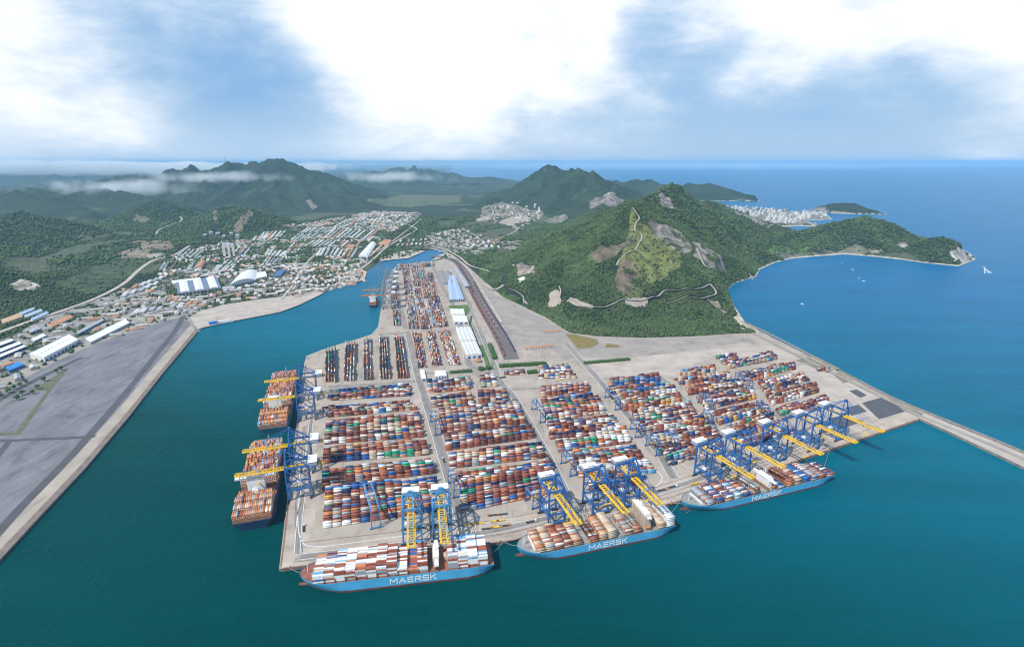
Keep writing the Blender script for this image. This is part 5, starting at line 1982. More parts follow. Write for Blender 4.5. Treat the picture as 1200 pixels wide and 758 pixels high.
    m.box((2.0, ty - 6, bz - 3), (2.6, 3.2, 2.8))
    cb = m.build('operator_cab', M_WHITE, root)
    m = MB()
    m.box((2.0, ty - 4.35, bz - 3.2), (2.2, .15, 1.6))
    m.build('window', M_WINDOW, cb)
    # stair tower on a landside leg
    m = MB()
    for k in range(12):
        a, b = (-1.5, 1.5) if k % 2 else (1.5, -1.5)
        m.bar((-hw - 2, -gauge + a, 3 + k * 4), (-hw - 2, -gauge + b, 7 + k * 4), .7, .25)
        m.box((-hw - 2, -gauge, 7 + k * 4), (1.6, 4.4, .15))
    m.build('stair', M_GREY, root)
    m = MB()
    m.box((hw - 5, -gauge / 2, 21), (5, 7, 3))
    m.build('electric_house', M_WHITE, root)
    return root


def quay_dir(a, b):
    A, B_ = G(*a, PZ)[:2], G(*b, PZ)[:2]
    d = (B_ - A) / np.linalg.norm(B_ - A)
    return math.atan2(d[1], d[0])


proto = {}


def put_crane(kind, px, ang, label, group, slide=0):
    mats_ = {'front': (M_CRANE_L, M_YEL), 'deep': (M_CRANE, M_YEL), 'far': (M_GREY, M_ORANGE), 'raised': (M_GREY, M_GREY)}[kind]
    if kind not in proto:
        proto[kind] = o = quay_crane(*mats_, raised=kind == 'raised')
    else:
        o = copy_tree(proto[kind])
    p = G(*px, PZ)
    if slide:      # shift the working trolley
        for ch in o.children:
            n = ch.name.split('.')[0]
            if n in ('trolley', 'spreader', 'operator_cab'):
                ch.location = (0, slide, 0)
    place(o, (p[0], p[1], PZ + .3), ang, label, group)
    return o


# local +y points to the sea; local x runs along the quay
qa = quay_dir((327, 667), (576, 637)) + math.pi
qb = quay_dir((617, 629), (780, 592)) + math.pi
qc = quay_dir((800, 586.5), (956, 533)) + math.pi
qd = quay_dir((336, 590), (349, 490))
GF = 'quay cranes over the ships on the front quay'
put_crane('front', (484, 638), qa, 'light blue quay crane over the loaded bays of the nearest ship, left one', GF, -6)
put_crane('front', (519, 633.5), qa, 'light blue quay crane over the open hold of the nearest ship, right one', GF, 8)
put_crane('deep', (652, 615), qb, 'blue quay crane with yellow boom over the bow half of the middle ship', GF, 12)
put_crane('deep', (703, 603), qb, 'blue quay crane with yellow boom over the middle of the tan box ship', GF, -8)
put_crane('deep', (740, 594), qb, 'blue quay crane with yellow boom over the cream bridge of the middle ship', GF, 4)
put_crane('deep', (837, 567), qc, 'blue quay crane over the bow of the right hand ship, leftmost of five', GF, 5)
put_crane('deep', (871, 555), qc, 'blue quay crane over the open hold of the right hand ship, second of five', GF, -10)
put_crane('deep', (914, 541), qc, 'blue quay crane over the rust stern of the right hand ship, third of five', GF, 14)
put_crane('deep', (953, 528), qc, 'blue quay crane just beyond the right hand ship, fourth of five', GF, -16)
put_crane('deep', (984, 516), qc, 'blue quay crane standing farthest right, yellow boom over the bare quay', GF, 0)
GL = 'quay cranes over the ships at the left quay'
put_crane('deep', (339, 582), qd, 'blue quay crane with long yellow boom above the white bridge of the navy sterned ship', GL, 10)
put_crane('deep', (343, 553), qd, 'blue quay crane whose yellow boom crosses the forward boxes of the navy sterned ship', GL, -8)
put_crane('deep', (350.5, 491), qd, 'blue quay crane just beyond the white bridge of the grey green sterned ship', GL, 6)
put_crane('deep', (354, 468), qd, 'blue quay crane farthest along the left quay, near the curved corner', GL, -4)
qe = quay_dir((447, 368), (455, 325))
for i, px in enumerate(((448.5, 362), (449.5, 355), (451, 348), (452.3, 341), (453.5, 335))):
    put_crane('far' if i in (0, 1) else 'raised', px, qe, ('distant grey quay crane with brown boom, ' if i < 2 else 'distant grey quay crane with raised boom, ') + ORD[i] + ' of five from the near end', 'grey quay cranes in the distance', 0)


# ------------------------------------------------------------------ yard gantries
def yard_crane(far, near, label, H=22, wd=11, col=None, group='blue yard gantries between the box stacks'):
    col = col or M_CRANE
    A, B_ = G(*far, PZ), G(*near, PZ)
    S = max(16.0, float(np.linalg.norm(A - B_)))
    d = (B_ - A) / np.linalg.norm(B_ - A)
    root = empty('yard_gantry', (A[0], A[1], PZ + .2), math.atan2(d[1], d[0]), label, 'crane', group)
    for x in (0, S):
        for y in (-wd / 2, wd / 2):
            m = MB()
            m.bar((x, y, 1.6), (x, y * .8, H), 1.3, 1.1)
            m.build('leg', col, root)
    for x in (0, S):
        m = MB()
        m.b6(x - .7, x + .7, -wd / 2 - 2, wd / 2 + 2, 1.2, 2.6)
        m.b6(x - .5, x + .5, -wd / 2 + .3, wd / 2 - .3, H * .62, H * .62 + 1)
        m.bar((x, -wd / 2, 2.5), (x, wd / 2, H * .62), .5)
        m.build('sill_beam', col, root)
        m = MB()
        for y in (-wd / 2 - 1.2, -wd / 2 + 1.2, wd / 2 - 1.2, wd / 2 + 1.2):
            m.cyl((x - .5, y, .9), (x + .5, y, .9), .9, 12)
        m.build('wheel', M_DARK, root)
    for sy in (-1, 1):
        m = MB()
        m.b6(-2, S + 2, sy * wd * .4 - .8, sy * wd * .4 + .8, H - .6, H + 1.6)
        m.build('girder', col, root)
    m = MB()
    for x in (-2, S + 2):
        m.b6(x - .5, x + .5, -wd * .4, wd * .4, H - .4, H + .8)
    m.b6(-2, S + 2, -wd * .4 - 1.8, -wd * .4 - .9, H + 1, H + 1.2)
    m.build('walkway', M_GREY, root)
    tx = S * random.uniform(.2, .8)
    m = MB()
    m.box((tx, 0, H + 2.3), (5, wd * .9, 1.6))
    m.build('trolley', M_PALE, root)
    m = MB()
    m.box((tx + 3.6, 0, H - 2), (2, 2.2, 2.2))
    m.build('operator_cab', M_WHITE, root)
    m = MB()
    m.box((tx, 0, H - 7), (2.3, 12, .6))
    for sx in (-1, 1):
        for sy in (-1, 1):
            m.cyl((tx + sx, sy * 3, H - 6.8), (tx + sx, sy * 3, H + 1.6), .1, 4)
    m.build('spreader', M_YEL, root)
    m = MB()
    m.box((0.2, wd / 2 + .4, 4), (2.4, 3.5, 2.6))
    m.build('generator_box', M_ORANGE, root)
    return root


YG = [
    ((711.5, 466), (724, 480.5), 'blue gantry at the left end of the right hand yard, beside the loose green box'),
    ((626, 480), (636, 495.5), 'blue gantry at the left edge of the right middle yard, beside its long navy stack'),
    ((661, 543), (672, 558), 'blue gantry at the left edge of the yard just behind the middle ship cranes'),
    ((760, 522), (772, 534), 'blue gantry at the left edge of the yard near the curved white lane line'),
    ((742, 503), (748, 513), 'dark blue gantry standing closely behind the yard road, second down the right yard'),
    ((821, 472), (833, 485), 'blue gantry beside the road between the right yards, above the white lane'),
    ((863, 447), (879, 459), 'blue gantry in the farthest right stacks, near the bare pale apron'),
    ((826, 492), (831, 501), 'blue gantry at the right end of the right yard stacks, boxed in by navy rows'),
    ((786, 517), (792, 530), 'dark blue gantry in the midst of the lower right yard stacks'),
    ((508, 494), (513.5, 510), 'blue gantry at the left edge of the middle yard, beside a blue stack'),
    ((529, 566), (536, 583), 'blue gantry at the left edge of the lowest middle yard stacks'),
    ((888, 481), (898, 492), 'blue gantry among the far right stacks behind the two outer quay cranes'),
    ((620, 586), (628, 596), 'blue gantry at the lower right corner of the middle yard, near the quay'),
]
for a, b, lb in YG:
    yard_crane(a, b, lb)
yard_crane((433, 590), (441, 619), 'tall grey blue gantry spanning the lowest left yard, left of the two near quay cranes', H=34, wd=13, col=M_CRANE_L)
# ------------------------------------------------------------------ buildings
def roof_mesh(poly, z, rise, kind, over=.6):
    """poly: four ground corners near-left, near-right, far-right, far-left; the ridge runs along the longer side"""
    c = sum(np.array(p) for p in poly) / 4
    q = [c + (np.array(p) - c) * (1 + over / max(np.linalg.norm(np.array(p) - c), 1)) for p in poly]
    if np.linalg.norm(q[1] - q[0]) < np.linalg.norm(q[3] - q[0]):
        q = q[1:] + q[:1]
    a, b, c_, d = q       # long sides a-b and d-c
    mb = MB()
    if kind == 'flat':
        mb.prism(q, z, z + .8)
        return mb
    n = 2 if kind == 'gable' else 8
    prof = [(0, 0)] + ([(0.5, 1)] if kind == 'gable' else [(k / n, math.sin(math.pi * k / n) ** .8) for k in range(1, n)]) + [(1, 0)]
    vs = []
    for (t, h) in prof:
        p0, p1 = a + (d - a) * t, b + (c_ - b) * t
        vs += [(p0[0], p0[1], z + .1 + h * rise), (p1[0], p1[1], z + .1 + h * rise)]
    m = len(prof)
    fs = [(2 * i, 2 * i + 1, 2 * i + 3, 2 * i + 2) for i in range(m - 1)]
    fs += [tuple(2 * i for i in range(m))[::-1], tuple(2 * i + 1 for i in range(m))]
    fs += [(0, 2 * m - 2, 2 * m - 1, 1)]
    mb.add(vs, fs)
    return mb


def building(name, label, cat, px, h, wm, rm, kind='flat', rise=2.5, z0=None, spans=1, doors=0, dm=None, group=None, skylights=0, bands=0, atroof=True, lean=0, gap=0.0):
    gz = z0 if z0 is not None else PZ
    zz = gz + h if atroof else gz
    poly = [G(u, v, zz)[:2] for u, v in px]
    org = sum(poly) / 4
    loc = [p - org for p in poly]
    root = empty(name, (org[0], org[1], gz), 0, label, cat, group)
    mb = MB()
    mb.prism(loc, -.5, h, 1 if gap else 0, 0)
    mb.build('wall', [wm, M_GLAZE] if gap > .3 else [wm, M_ROOFG], root)
    for s in range(spans):
        # spans split the long direction's short side
        a, b, c, d = loc
        if np.linalg.norm(b - a) >= np.linalg.norm(d - a):
            t0, t1 = (s + gap / 2) / spans, (s + 1 - gap / 2) / spans
            sub = [a + (d - a) * t0, b + (c - b) * t0, b + (c - b) * t1, a + (d - a) * t1]
        else:
            t0, t1 = (s + gap / 2) / spans, (s + 1 - gap / 2) / spans
            sub = [a + (b - a) * t0, a + (b - a) * t1, d + (c - d) * t1, d + (c - d) * t0]
        r = roof_mesh(sub, h + .01, rise, kind, -.35 if spans > 1 else .6).build('roof', rm, root)
        if skylights:
            cc = sum(sub) / 4
            ux = sub[1] - sub[0] if np.linalg.norm(sub[1] - sub[0]) > np.linalg.norm(sub[3] - sub[0]) else sub[3] - sub[0]
            L = np.linalg.norm(ux)
            ux = ux / L
            for k in range(skylights):
                p = cc + ux * L * ((k + .5) / skylights - .5) * .9
                m = MB()
                m.box((p[0], p[1], h + (rise if kind != 'flat' else .8) + .4), (2.6, 2.6, 1.0), math.atan2(ux[1], ux[0]))
                m.build('roof_vent', M_GREY, r)
    if doors:
        a, b = loc[0], loc[1]
        if np.linalg.norm(b - a) < np.linalg.norm(loc[3] - a) and lean:
            a, b = loc[1], loc[2]
        u = (b - a) / np.linalg.norm(b - a)
        ang = math.atan2(u[1], u[0])
        for k in range(doors):
            p = a + (b - a) * ((k + .5) / doors)
            m = MB()
            m.box((p[0] + u[1] * .12, p[1] - u[0] * .12, min(h * .4, 3.4)), (np.linalg.norm(b - a) / doors * .62, .35, min(h * .7, 6)), ang)
            m.build('door', dm or M_SHEDB, root)
    for k in range(bands):
        a, b, c, d = loc
        z = h * (k + .6) / (bands + .2)
        for (p, q) in ((a, b), (b, c), (d, a)):
            u = (q - p) / np.linalg.norm(q - p)
            n = np.array([u[1], -u[0]])
            cc = (p + q) / 2 + n * .08
            m = MB()
            m.box((cc[0], cc[1], z), (np.linalg.norm(q - p) * .92, .2, 1.3), math.atan2(u[1], u[0]))
            m.build('window_band', M_WINDOW, root)
    return root


GT = 'warehouses beside the rail yard'
building('warehouse', 'large blue grey roofed warehouse beside the rail yard', 'warehouse', [(526.5, 351), (544, 350.5), (534, 323), (524, 323)], 9, M_WALLG, M_ROOFB, 'gable', 3, spans=2, doors=8, dm=M_WINDOW, skylights=6)
building('warehouse', 'brown grey roofed warehouse left behind the blue grey one', 'warehouse', [(519, 331), (531.5, 331), (527, 317), (512.5, 317)], 9, M_WALLG, M_ROOFT, 'gable', 2.5, spans=2, doors=4)
building('warehouse', 'narrow blue grey shed between the blue grey warehouse and the railway', 'warehouse', [(545, 336), (551, 335), (536, 313), (531, 313)], 8, M_WALLG, M_ROOFG, 'gable', 2)
building('warehouse', 'small white shed row on the lawn below the big warehouse', 'warehouse', [(529, 368), (545, 368), (543.5, 362), (527.5, 362)], 8, M_WALLW, M_ROOFW, 'gable', 1.5, spans=3)
building('warehouse', 'white shed row second below the lawn', 'warehouse', [(532, 377), (549, 377), (546.5, 370), (530, 370)], 8, M_WALLW, M_ROOFW, 'gable', 1.5, spans=3, doors=3)
building('warehouse', 'white warehouse of four parallel roofs, farther of the two', 'warehouse', [(539, 399), (558, 398), (551.5, 383), (534, 383.5)], 11, M_WALLW, M_ROOFW, 'gable', 1.6, spans=4, gap=.10, doors=4, skylights=5)
building('warehouse', 'white warehouse of four parallel roofs with blue front, nearer of the two', 'warehouse', [(547, 415.5), (564.5, 414), (558, 399.5), (540, 400)], 12, M_WALLW, M_ROOFW, 'gable', 1.6, spans=4, gap=.10, doors=3, dm=M_SHEDB, skylights=5)
building('shed', 'small upright white shed beside the main yard road', 'shed', [(494, 444), (499.5, 443.5), (497, 433), (492, 433)], 6, M_WALLW, M_ROOFW, 'gable', 1, doors=1)
building('shed', 'small wide white shed with dark door openings left of the hedge', 'shed', [(510, 441), (523.5, 440), (522, 434), (509.5, 434.5)], 6, M_WALLW, M_ROOFW, 'gable', 1, doors=4)
for i, (v0, v1) in enumerate(((327, 335), (336, 343.5), (345, 352), (353.5, 359))):
    pass
GQ = 'white blocks on the far quay'
for i, (v0, v1) in enumerate(((327.5, 331), (332, 336), (338, 342), (343, 347))):
    building('shed', f'white block on the far quay beside the distant cranes, {ORD[i]} from the water head', 'shed', [(452, v1), (457.5, v1), (457.5, v0), (452.5, v0)], 9, M_WALLW, M_ROOFW, 'flat', group=GQ)
# round orange topped pavilion
p = G(560, 424, PZ)
rt = empty('pavilion', p, 0, 'round orange roofed pavilion in front of the white warehouses', 'pavilion')
MB().cyl((0, 0, 0), (0, 0, 5), 9, 16).build('wall', M_WALLT, rt)
MB().cyl((0, 0, 5), (0, 0, 8), 11, 16, r2=3).build('roof', M_ROOFO, rt)

# left bank industry
IZ = 3.2
building('warehouse', 'big white flat roofed warehouse with blue side openings on the left bank', 'warehouse', [(51.5, 419), (91.5, 398), (81, 392), (34.5, 414.5)], 13, M_WALLW, M_ROOFW, 'flat', z0=IZ, doors=9, dm=M_SHEDB, skylights=9)
building('shed', 'very long thin white shed running beside the grey yard', 'shed', [(106, 401), (152, 378), (147, 373.5), (99.5, 396.5)], 8, M_WALLG, M_ROOFW, 'gable', 1.2, z0=IZ, spans=2)
building('shed', 'bright blue roofed shed row at the far left edge', 'shed', [(11, 434), (28, 427), (22, 423.5), (6, 430)], 7, M_SHEDB, M_BLUEROOF, 'gable', 1, z0=IZ, spans=3)
building('shed', 'rust brown roofed shed next to the bright blue sheds', 'shed', [(4, 429), (16, 424.5), (12, 423), (2, 427)], 6, M_WALLT, M_ROOFO, 'gable', 1, z0=IZ)
building('shed', 'orange brown ribbed shed in the paved compound above the big white warehouse', 'shed', [(61, 383), (86, 371.5), (82, 368.5), (55, 380.5)], 6, M_WALLT, M_ROOFO, 'gable', 1.2, z0=IZ, spans=3)
building('shed', 'long dark sided shed in the pale compound', 'shed', [(92, 391), (122, 375), (119.5, 373.5), (88, 389.5)], 6, M_SHEDB, M_ROOFG, 'gable', 1, z0=IZ)
building('shed', 'grey roofed shed beside the scrap corner', 'shed', [(37, 389), (48, 385), (44, 382.5), (32, 386.5)], 7, M_WALLG, M_ROOFG, 'gable', 1, z0=IZ, doors=2)
building('shed', 'pale grey roofed shed at the roadside bend', 'shed', [(40, 399.5), (54, 393), (50, 391), (36, 397)], 6, M_WALLG, M_ROOFW, 'gable', 1, z0=IZ, doors=3)
for i, (a, b, c, d) in enumerate((((-6, 407), (16, 399), (13, 396.5), (-9, 404)), ((-6, 415), (25, 402.5), (22, 400), (-9, 412)), ((-6, 421), (30, 406), (28, 404), (-9, 418.5)))):
    building('shed', f'long white roofed storage shed at the far left edge, {ORD[i]} row from the forest', 'shed', [a, b, c, d], 7, M_SHEDB, M_ROOFW, 'gable', 1, z0=IZ, doors=7, dm=M_WINDOW)
for i, (a, b, c, d) in enumerate((((30, 372), (50, 364), (48, 361.5), (28, 369.5)), ((38, 375.5), (57, 366.5), (55, 364.5), (36, 373)), ((24, 369), (41, 362), (39, 360), (22, 366.5)))):
    building('shed', f'pale blue roofed shed beside the forest edge, {["middle", "nearest", "farthest"][i]} of three', 'shed', [a, b, c, d], 7, M_WALLW, M_ROOFB, 'gable', 1, z0=IZ, spans=2)
building('shed', 'tan roofed hall half hidden in trees at the far left', 'shed', [(3, 379), (27, 370.5), (22, 367), (1, 374.5)], 8, M_WALLT, mat('tan_roof', (.5, .33, .2), .7, .2, .1), 'gable', 1.5, z0=IZ)
building('factory', 'white factory of three long ridged roofs with dark window strips on a green plot', 'factory', [(208, 343), (259, 336), (253.5, 323.5), (206, 331)], 13, M_WALLW, M_ROOFW, 'gable', 2.5, z0=4, spans=3, gap=.42, doors=12, dm=M_WINDOW, bands=1)
building('factory', 'low white annex hall behind the three roofed factory', 'factory', [(202, 332), (236, 328), (234, 325), (201, 329)], 8, M_WALLW, M_ROOFW, 'gable', 2, z0=4)
# the curved white hall: an arched shell
building('exhibition_hall', 'white arched hall with curved roof beside the three roofed factory', 'hall', [(268.5, 334.5), (300, 328), (301.5, 317), (279, 323)], 9, M_WALLW, M_ROOFW, 'arch', 15, z0=4, doors=12, dm=M_WINDOW)
building('exhibition_hall', 'low white wing joined to the right of the arched hall', 'hall', [(298, 327), (313, 323.5), (311, 318), (300, 319.5)], 9, M_WALLW, M_ROOFW, 'flat', z0=4)
building('depot', 'dark glass roofed depot strip beside the canal road', 'depot', [(320, 324), (328, 323), (335, 316), (327, 316.5)], 7, M_WALLG, M_SHEDB, 'flat', z0=4)
building('station_hall', 'long white barrel roofed station hall beside the tracks', 'hall', [(420, 299.5), (431, 301.5), (441, 286), (434, 284.5)], 12, M_WALLG, M_ROOFW, 'arch', 11, z0=4, doors=4)
building('station_hall', 'orange station platform roof crossing the tracks', 'hall', [(443, 285), (455, 286.5), (459, 281.5), (451, 280.5)], 9, M_WALLT, M_ROOFO, 'flat', z0=4)
building('station_hall', 'long yellow tan platform roof along the tracks', 'hall', [(429, 301.5), (432.5, 302), (450, 286), (448, 285.5)], 6, M_WALLT, mat('yellow_tan_roof', (.6, .42, .2), .7), 'flat', z0=4)
building('shopping_hall', 'big orange roofed hall in the middle of the town', 'hall', [(229, 313), (236, 313.5), (241, 306), (235, 305.5)], 10, M_WALLT, M_ROOFO, 'arch', 6, z0=5)
building('shopping_hall', 'small orange tiled market hall near the white row houses', 'hall', [(407, 290), (414, 290), (416, 287), (409, 287)], 9, M_WALLT, M_ROOFO, 'gable', 4, z0=5)
building('shopping_hall', 'second small orange roofed hall near the grey row roofs', 'hall', [(402, 296), (406, 296), (410, 292), (406, 292)], 9, M_WALLT, M_ROOFO, 'gable', 4, z0=5)
for i, u in enumerate((263.5, 269, 274)):
    building('apartment_tower', f'tall pale slab apartment tower in the town, {["left", "middle", "right"][i]} one of three', 'tower', [(u - 1.7, 301.5 - i * .3), (u + 1.7, 301.5 - i * .3), (u + 1.9, 298.8 - i * .3), (u - 1.5, 298.8 - i * .3)], 62, M_WALLW, M_ROOFG, 'flat', z0=5, bands=10, atroof=False, group='slab towers in the town')
for i, (u, v, w_, hh) in enumerate(((240, 279, 4, 18), (247, 276.5, 4, 22), (255, 277, 5, 18), (262, 280, 4, 16), (271, 279, 4, 30), (278, 281, 4, 26))):
    q = hit(u, v)
    building('college_block', f'pale block of the hillside complex above the three slab towers, {ORD[i]} from the left', 'building', [(u - w_ / 2, v), (u + w_ / 2, v - .3), (u + w_ / 2 + 1, v - 2), (u - w_ / 2 + 1, v - 1.7)],
             hh, M_WALLW if i % 2 else M_WALLT, M_ROOFG, 'flat', z0=4, bands=3, atroof=False)
# white tented building at the foot of the hill
q = hit(613, 329)
rt = empty('villa', q, 0, 'white pyramid roofed building at the left foot of the green hill', 'building')
MB().b6(-16, 16, -14, 14, -3, 7).build('wall', M_WALLW, rt)
MB().cyl((0, 0, 7), (0, 0, 17), 24, 4, r2=1).build('roof', M_WHITE, rt)

# ------------------------------------------------------------------ town houses
def house_proto(name, wm, rm, kind):
    root = empty(name, (0, 0, 0), 0, None, 'house')
    MB().b6(-.5, .5, -.5, .5, -.4, .72).build('wall', wm, root)
    mb = MB()
    if kind == 'gable':
        z, t = .72, 1.0
        vs = [(-.52, -.54, z), (.52, -.54, z), (.52, .54, z), (-.52, .54, z), (-.52, 0, t), (.52, 0, t)]
        mb.add(vs, [(0, 1, 5, 4), (2, 3, 4, 5), (0, 4, 3), (1, 2, 5), (0, 3, 2, 1)])
    else:
        mb.b6(-.52, .52, -.54, .54, .72, .80)
        mb.b6(-.2, .1, -.2, .2, .80, .95)
    mb.build('roof', rm, root)
    return root


HP = {'white': house_proto('row_house', M_WALLW, M_ROOFH, 'gable'), 'grey': house_proto('row_house', M_WALLG, M_ROOFG, 'gable'),
      'orange': house_proto('row_house', M_WALLT, M_ROOFO, 'gable'), 'flat': house_proto('apartment_house', M_WALLW, M_ROOFH, 'flat')}
HUSED = set()
NH = [0]


def house(kind, x, y, z, ang, L, Wd, H, label, group):
    if kind in HUSED:
        o = copy_tree(HP[kind])
    else:
        o = HP[kind]
        HUSED.add(kind)
    o.location = (x, y, z)
    o.rotation_euler = (0, 0, ang)
    o.scale = (L, Wd, H)
    tag(o, label, 'house', group)
    NH[0] += 1
    HPOS.append((x, y, L))


HPOS = []


def district(px, na, nb, place_words, mix, H=11, wf=.5, lf=.86, skip=.06, z=None):
    """px near-left, near-right, far-right, far-left; houses run with their length away from the near edge"""
    q = [G(u, v, 4)[:2] for u, v in px]
    for i in range(na):
        for j in range(nb):
            if random.random() < skip:
                continue
            s, t0, t1 = (i + .5) / na, j / nb, (j + 1) / nb
            a0 = q[0] + (q[1] - q[0]) * s
            a1 = q[3] + (q[2] - q[3]) * s
            p0, p1 = a0 + (a1 - a0) * t0, a0 + (a1 - a0) * t1
            d = p1 - p0
            L = np.linalg.norm(d) * lf * random.uniform(.8, 1)
            c = (p0 + p1) / 2 + rng.normal(0, 2, 2)
            wq = (np.linalg.norm(q[1] - q[0]) * (1 - t0) + np.linalg.norm(q[2] - q[3]) * t0) / na
            ks = list(mix)
            k = random.choices(ks, [mix[x] for x in ks])[0]
            word = {'white': 'white roofed', 'grey': 'grey roofed', 'orange': 'orange roofed', 'flat': 'white flat roofed'}[k]
            zz = ground_z(c[0], c[1]) if z is None else z
            house(k, c[0], c[1], zz - .5, math.atan2(d[1], d[0]), L, wq * wf, H * random.uniform(.8, 1.25), f'{word} house {place_words}', f'{word} houses {place_words}')


WM = {'white': 8, 'grey': 2, 'orange': 1}
district([(375, 281), (433, 281), (447, 270), (392, 268)], 11, 1, 'in the long parallel rows nearest the station', WM, 12)
district([(338, 283), (374, 280), (396, 267), (358, 268)], 8, 2, 'in the upper left rows of the town', WM, 11)
district([(368, 302), (424, 304), (432, 292), (374, 291)], 11, 1, 'in the row above the curved waterfront road', {'white': 4, 'grey': 6, 'orange': 1}, 12)
district([(352, 291), (418, 291), (426, 282.5), (368, 281.5)], 12, 1, 'in the second row behind the waterfront', WM, 11)
district([(302, 312), (324, 312), (342, 296), (314, 292)], 6, 2, 'in the rows beside the canal road', WM, 11)
district([(300, 283), (332, 279), (342, 270), (308, 272)], 7, 1, 'in the rows at the foot of the mountain spur', WM, 11)
district([(294, 284), (316, 281), (324, 273.5), (298, 278)], 5, 1, 'right of the three slab towers', WM, 11, skip=.0)
district([(205, 302), (230, 304), (242, 294), (216, 292)], 5, 1, 'left of the three slab towers among trees', WM, 12, wf=.3)
district([(180, 319), (200, 319), (210, 306), (186, 309)], 5, 1, 'beside the long highway above the factory', WM, 12, wf=.4)
district([(268, 303), (284, 303), (298, 288), (280, 289)], 4, 1, 'directly right below the slab towers', WM, 11)
district([(212, 318), (232, 318), (240, 307), (218, 308)], 5, 1, 'around the orange roofed hall', {'white': 5, 'orange': 3, 'grey': 1}, 10, wf=.4)
district([(248, 318), (268, 320), (284, 306), (262, 305)], 5, 2, 'between the orange hall and the arched hall', {'white': 5, 'orange': 3, 'grey': 2}, 10, wf=.45)
district([(330, 300), (350, 297), (362, 286), (344, 285)], 5, 2, 'in the crooked middle quarter', {'white': 5, 'orange': 3, 'grey': 3}, 10)
district([(388, 268), (440, 262), (450, 256), (405, 258)], 9, 2, 'in the far rows below the green field', WM, 10)
district([(434, 263), (478, 259), (486, 252), (444, 252)], 11, 3, 'in the dense far quarter by the valley road', {'flat': 8, 'white': 3, 'orange': 1}, 9, wf=.6)
district([(462, 291), (500, 288), (502, 279), (468, 281)], 7, 2, 'on the wooded bank right of the harbour head', {'flat': 6, 'white': 3, 'orange': 1}, 10, wf=.4, lf=.5)
district([(545, 290), (590, 293), (580, 283), (545, 281)], 6, 2, 'between the loop road and the green hill', {'flat': 5, 'white': 3, 'orange': 2}, 10, wf=.35, lf=.45)
district([(140, 352), (180, 336), (196, 322), (160, 334)], 5, 2, 'along the long highway on the left', {'white': 6, 'orange': 1, 'grey': 2}, 9, wf=.3, lf=.6)
district([(150, 372), (230, 358), (236, 352), (160, 362)], 9, 1, 'between the highway and the grey yard', {'white': 6, 'orange': 3, 'grey': 2}, 8, wf=.6, lf=.6)
district([(330, 335), (372, 332), (380, 322), (340, 326)], 6, 2, 'in the works area beside the inlet', {'white': 3, 'orange': 3, 'grey': 4}, 8, wf=.5, lf=.6)
# village on the far small hill
vill = []
for k in range(34):
    u, v = random.uniform(566, 634), random.uniform(238, 262)
    if abs(v - (238 + abs(u - 578) * .25)) > 12:
        continue
    q = hit(u, v)
    house('flat', q[0], q[1], q[2] - 1, random.uniform(0, 3), random.uniform(16, 30), random.uniform(12, 20), random.uniform(10, 24), 'white building of the far village on the small hill', 'buildings of the far hill village')
print('houses', NH[0])

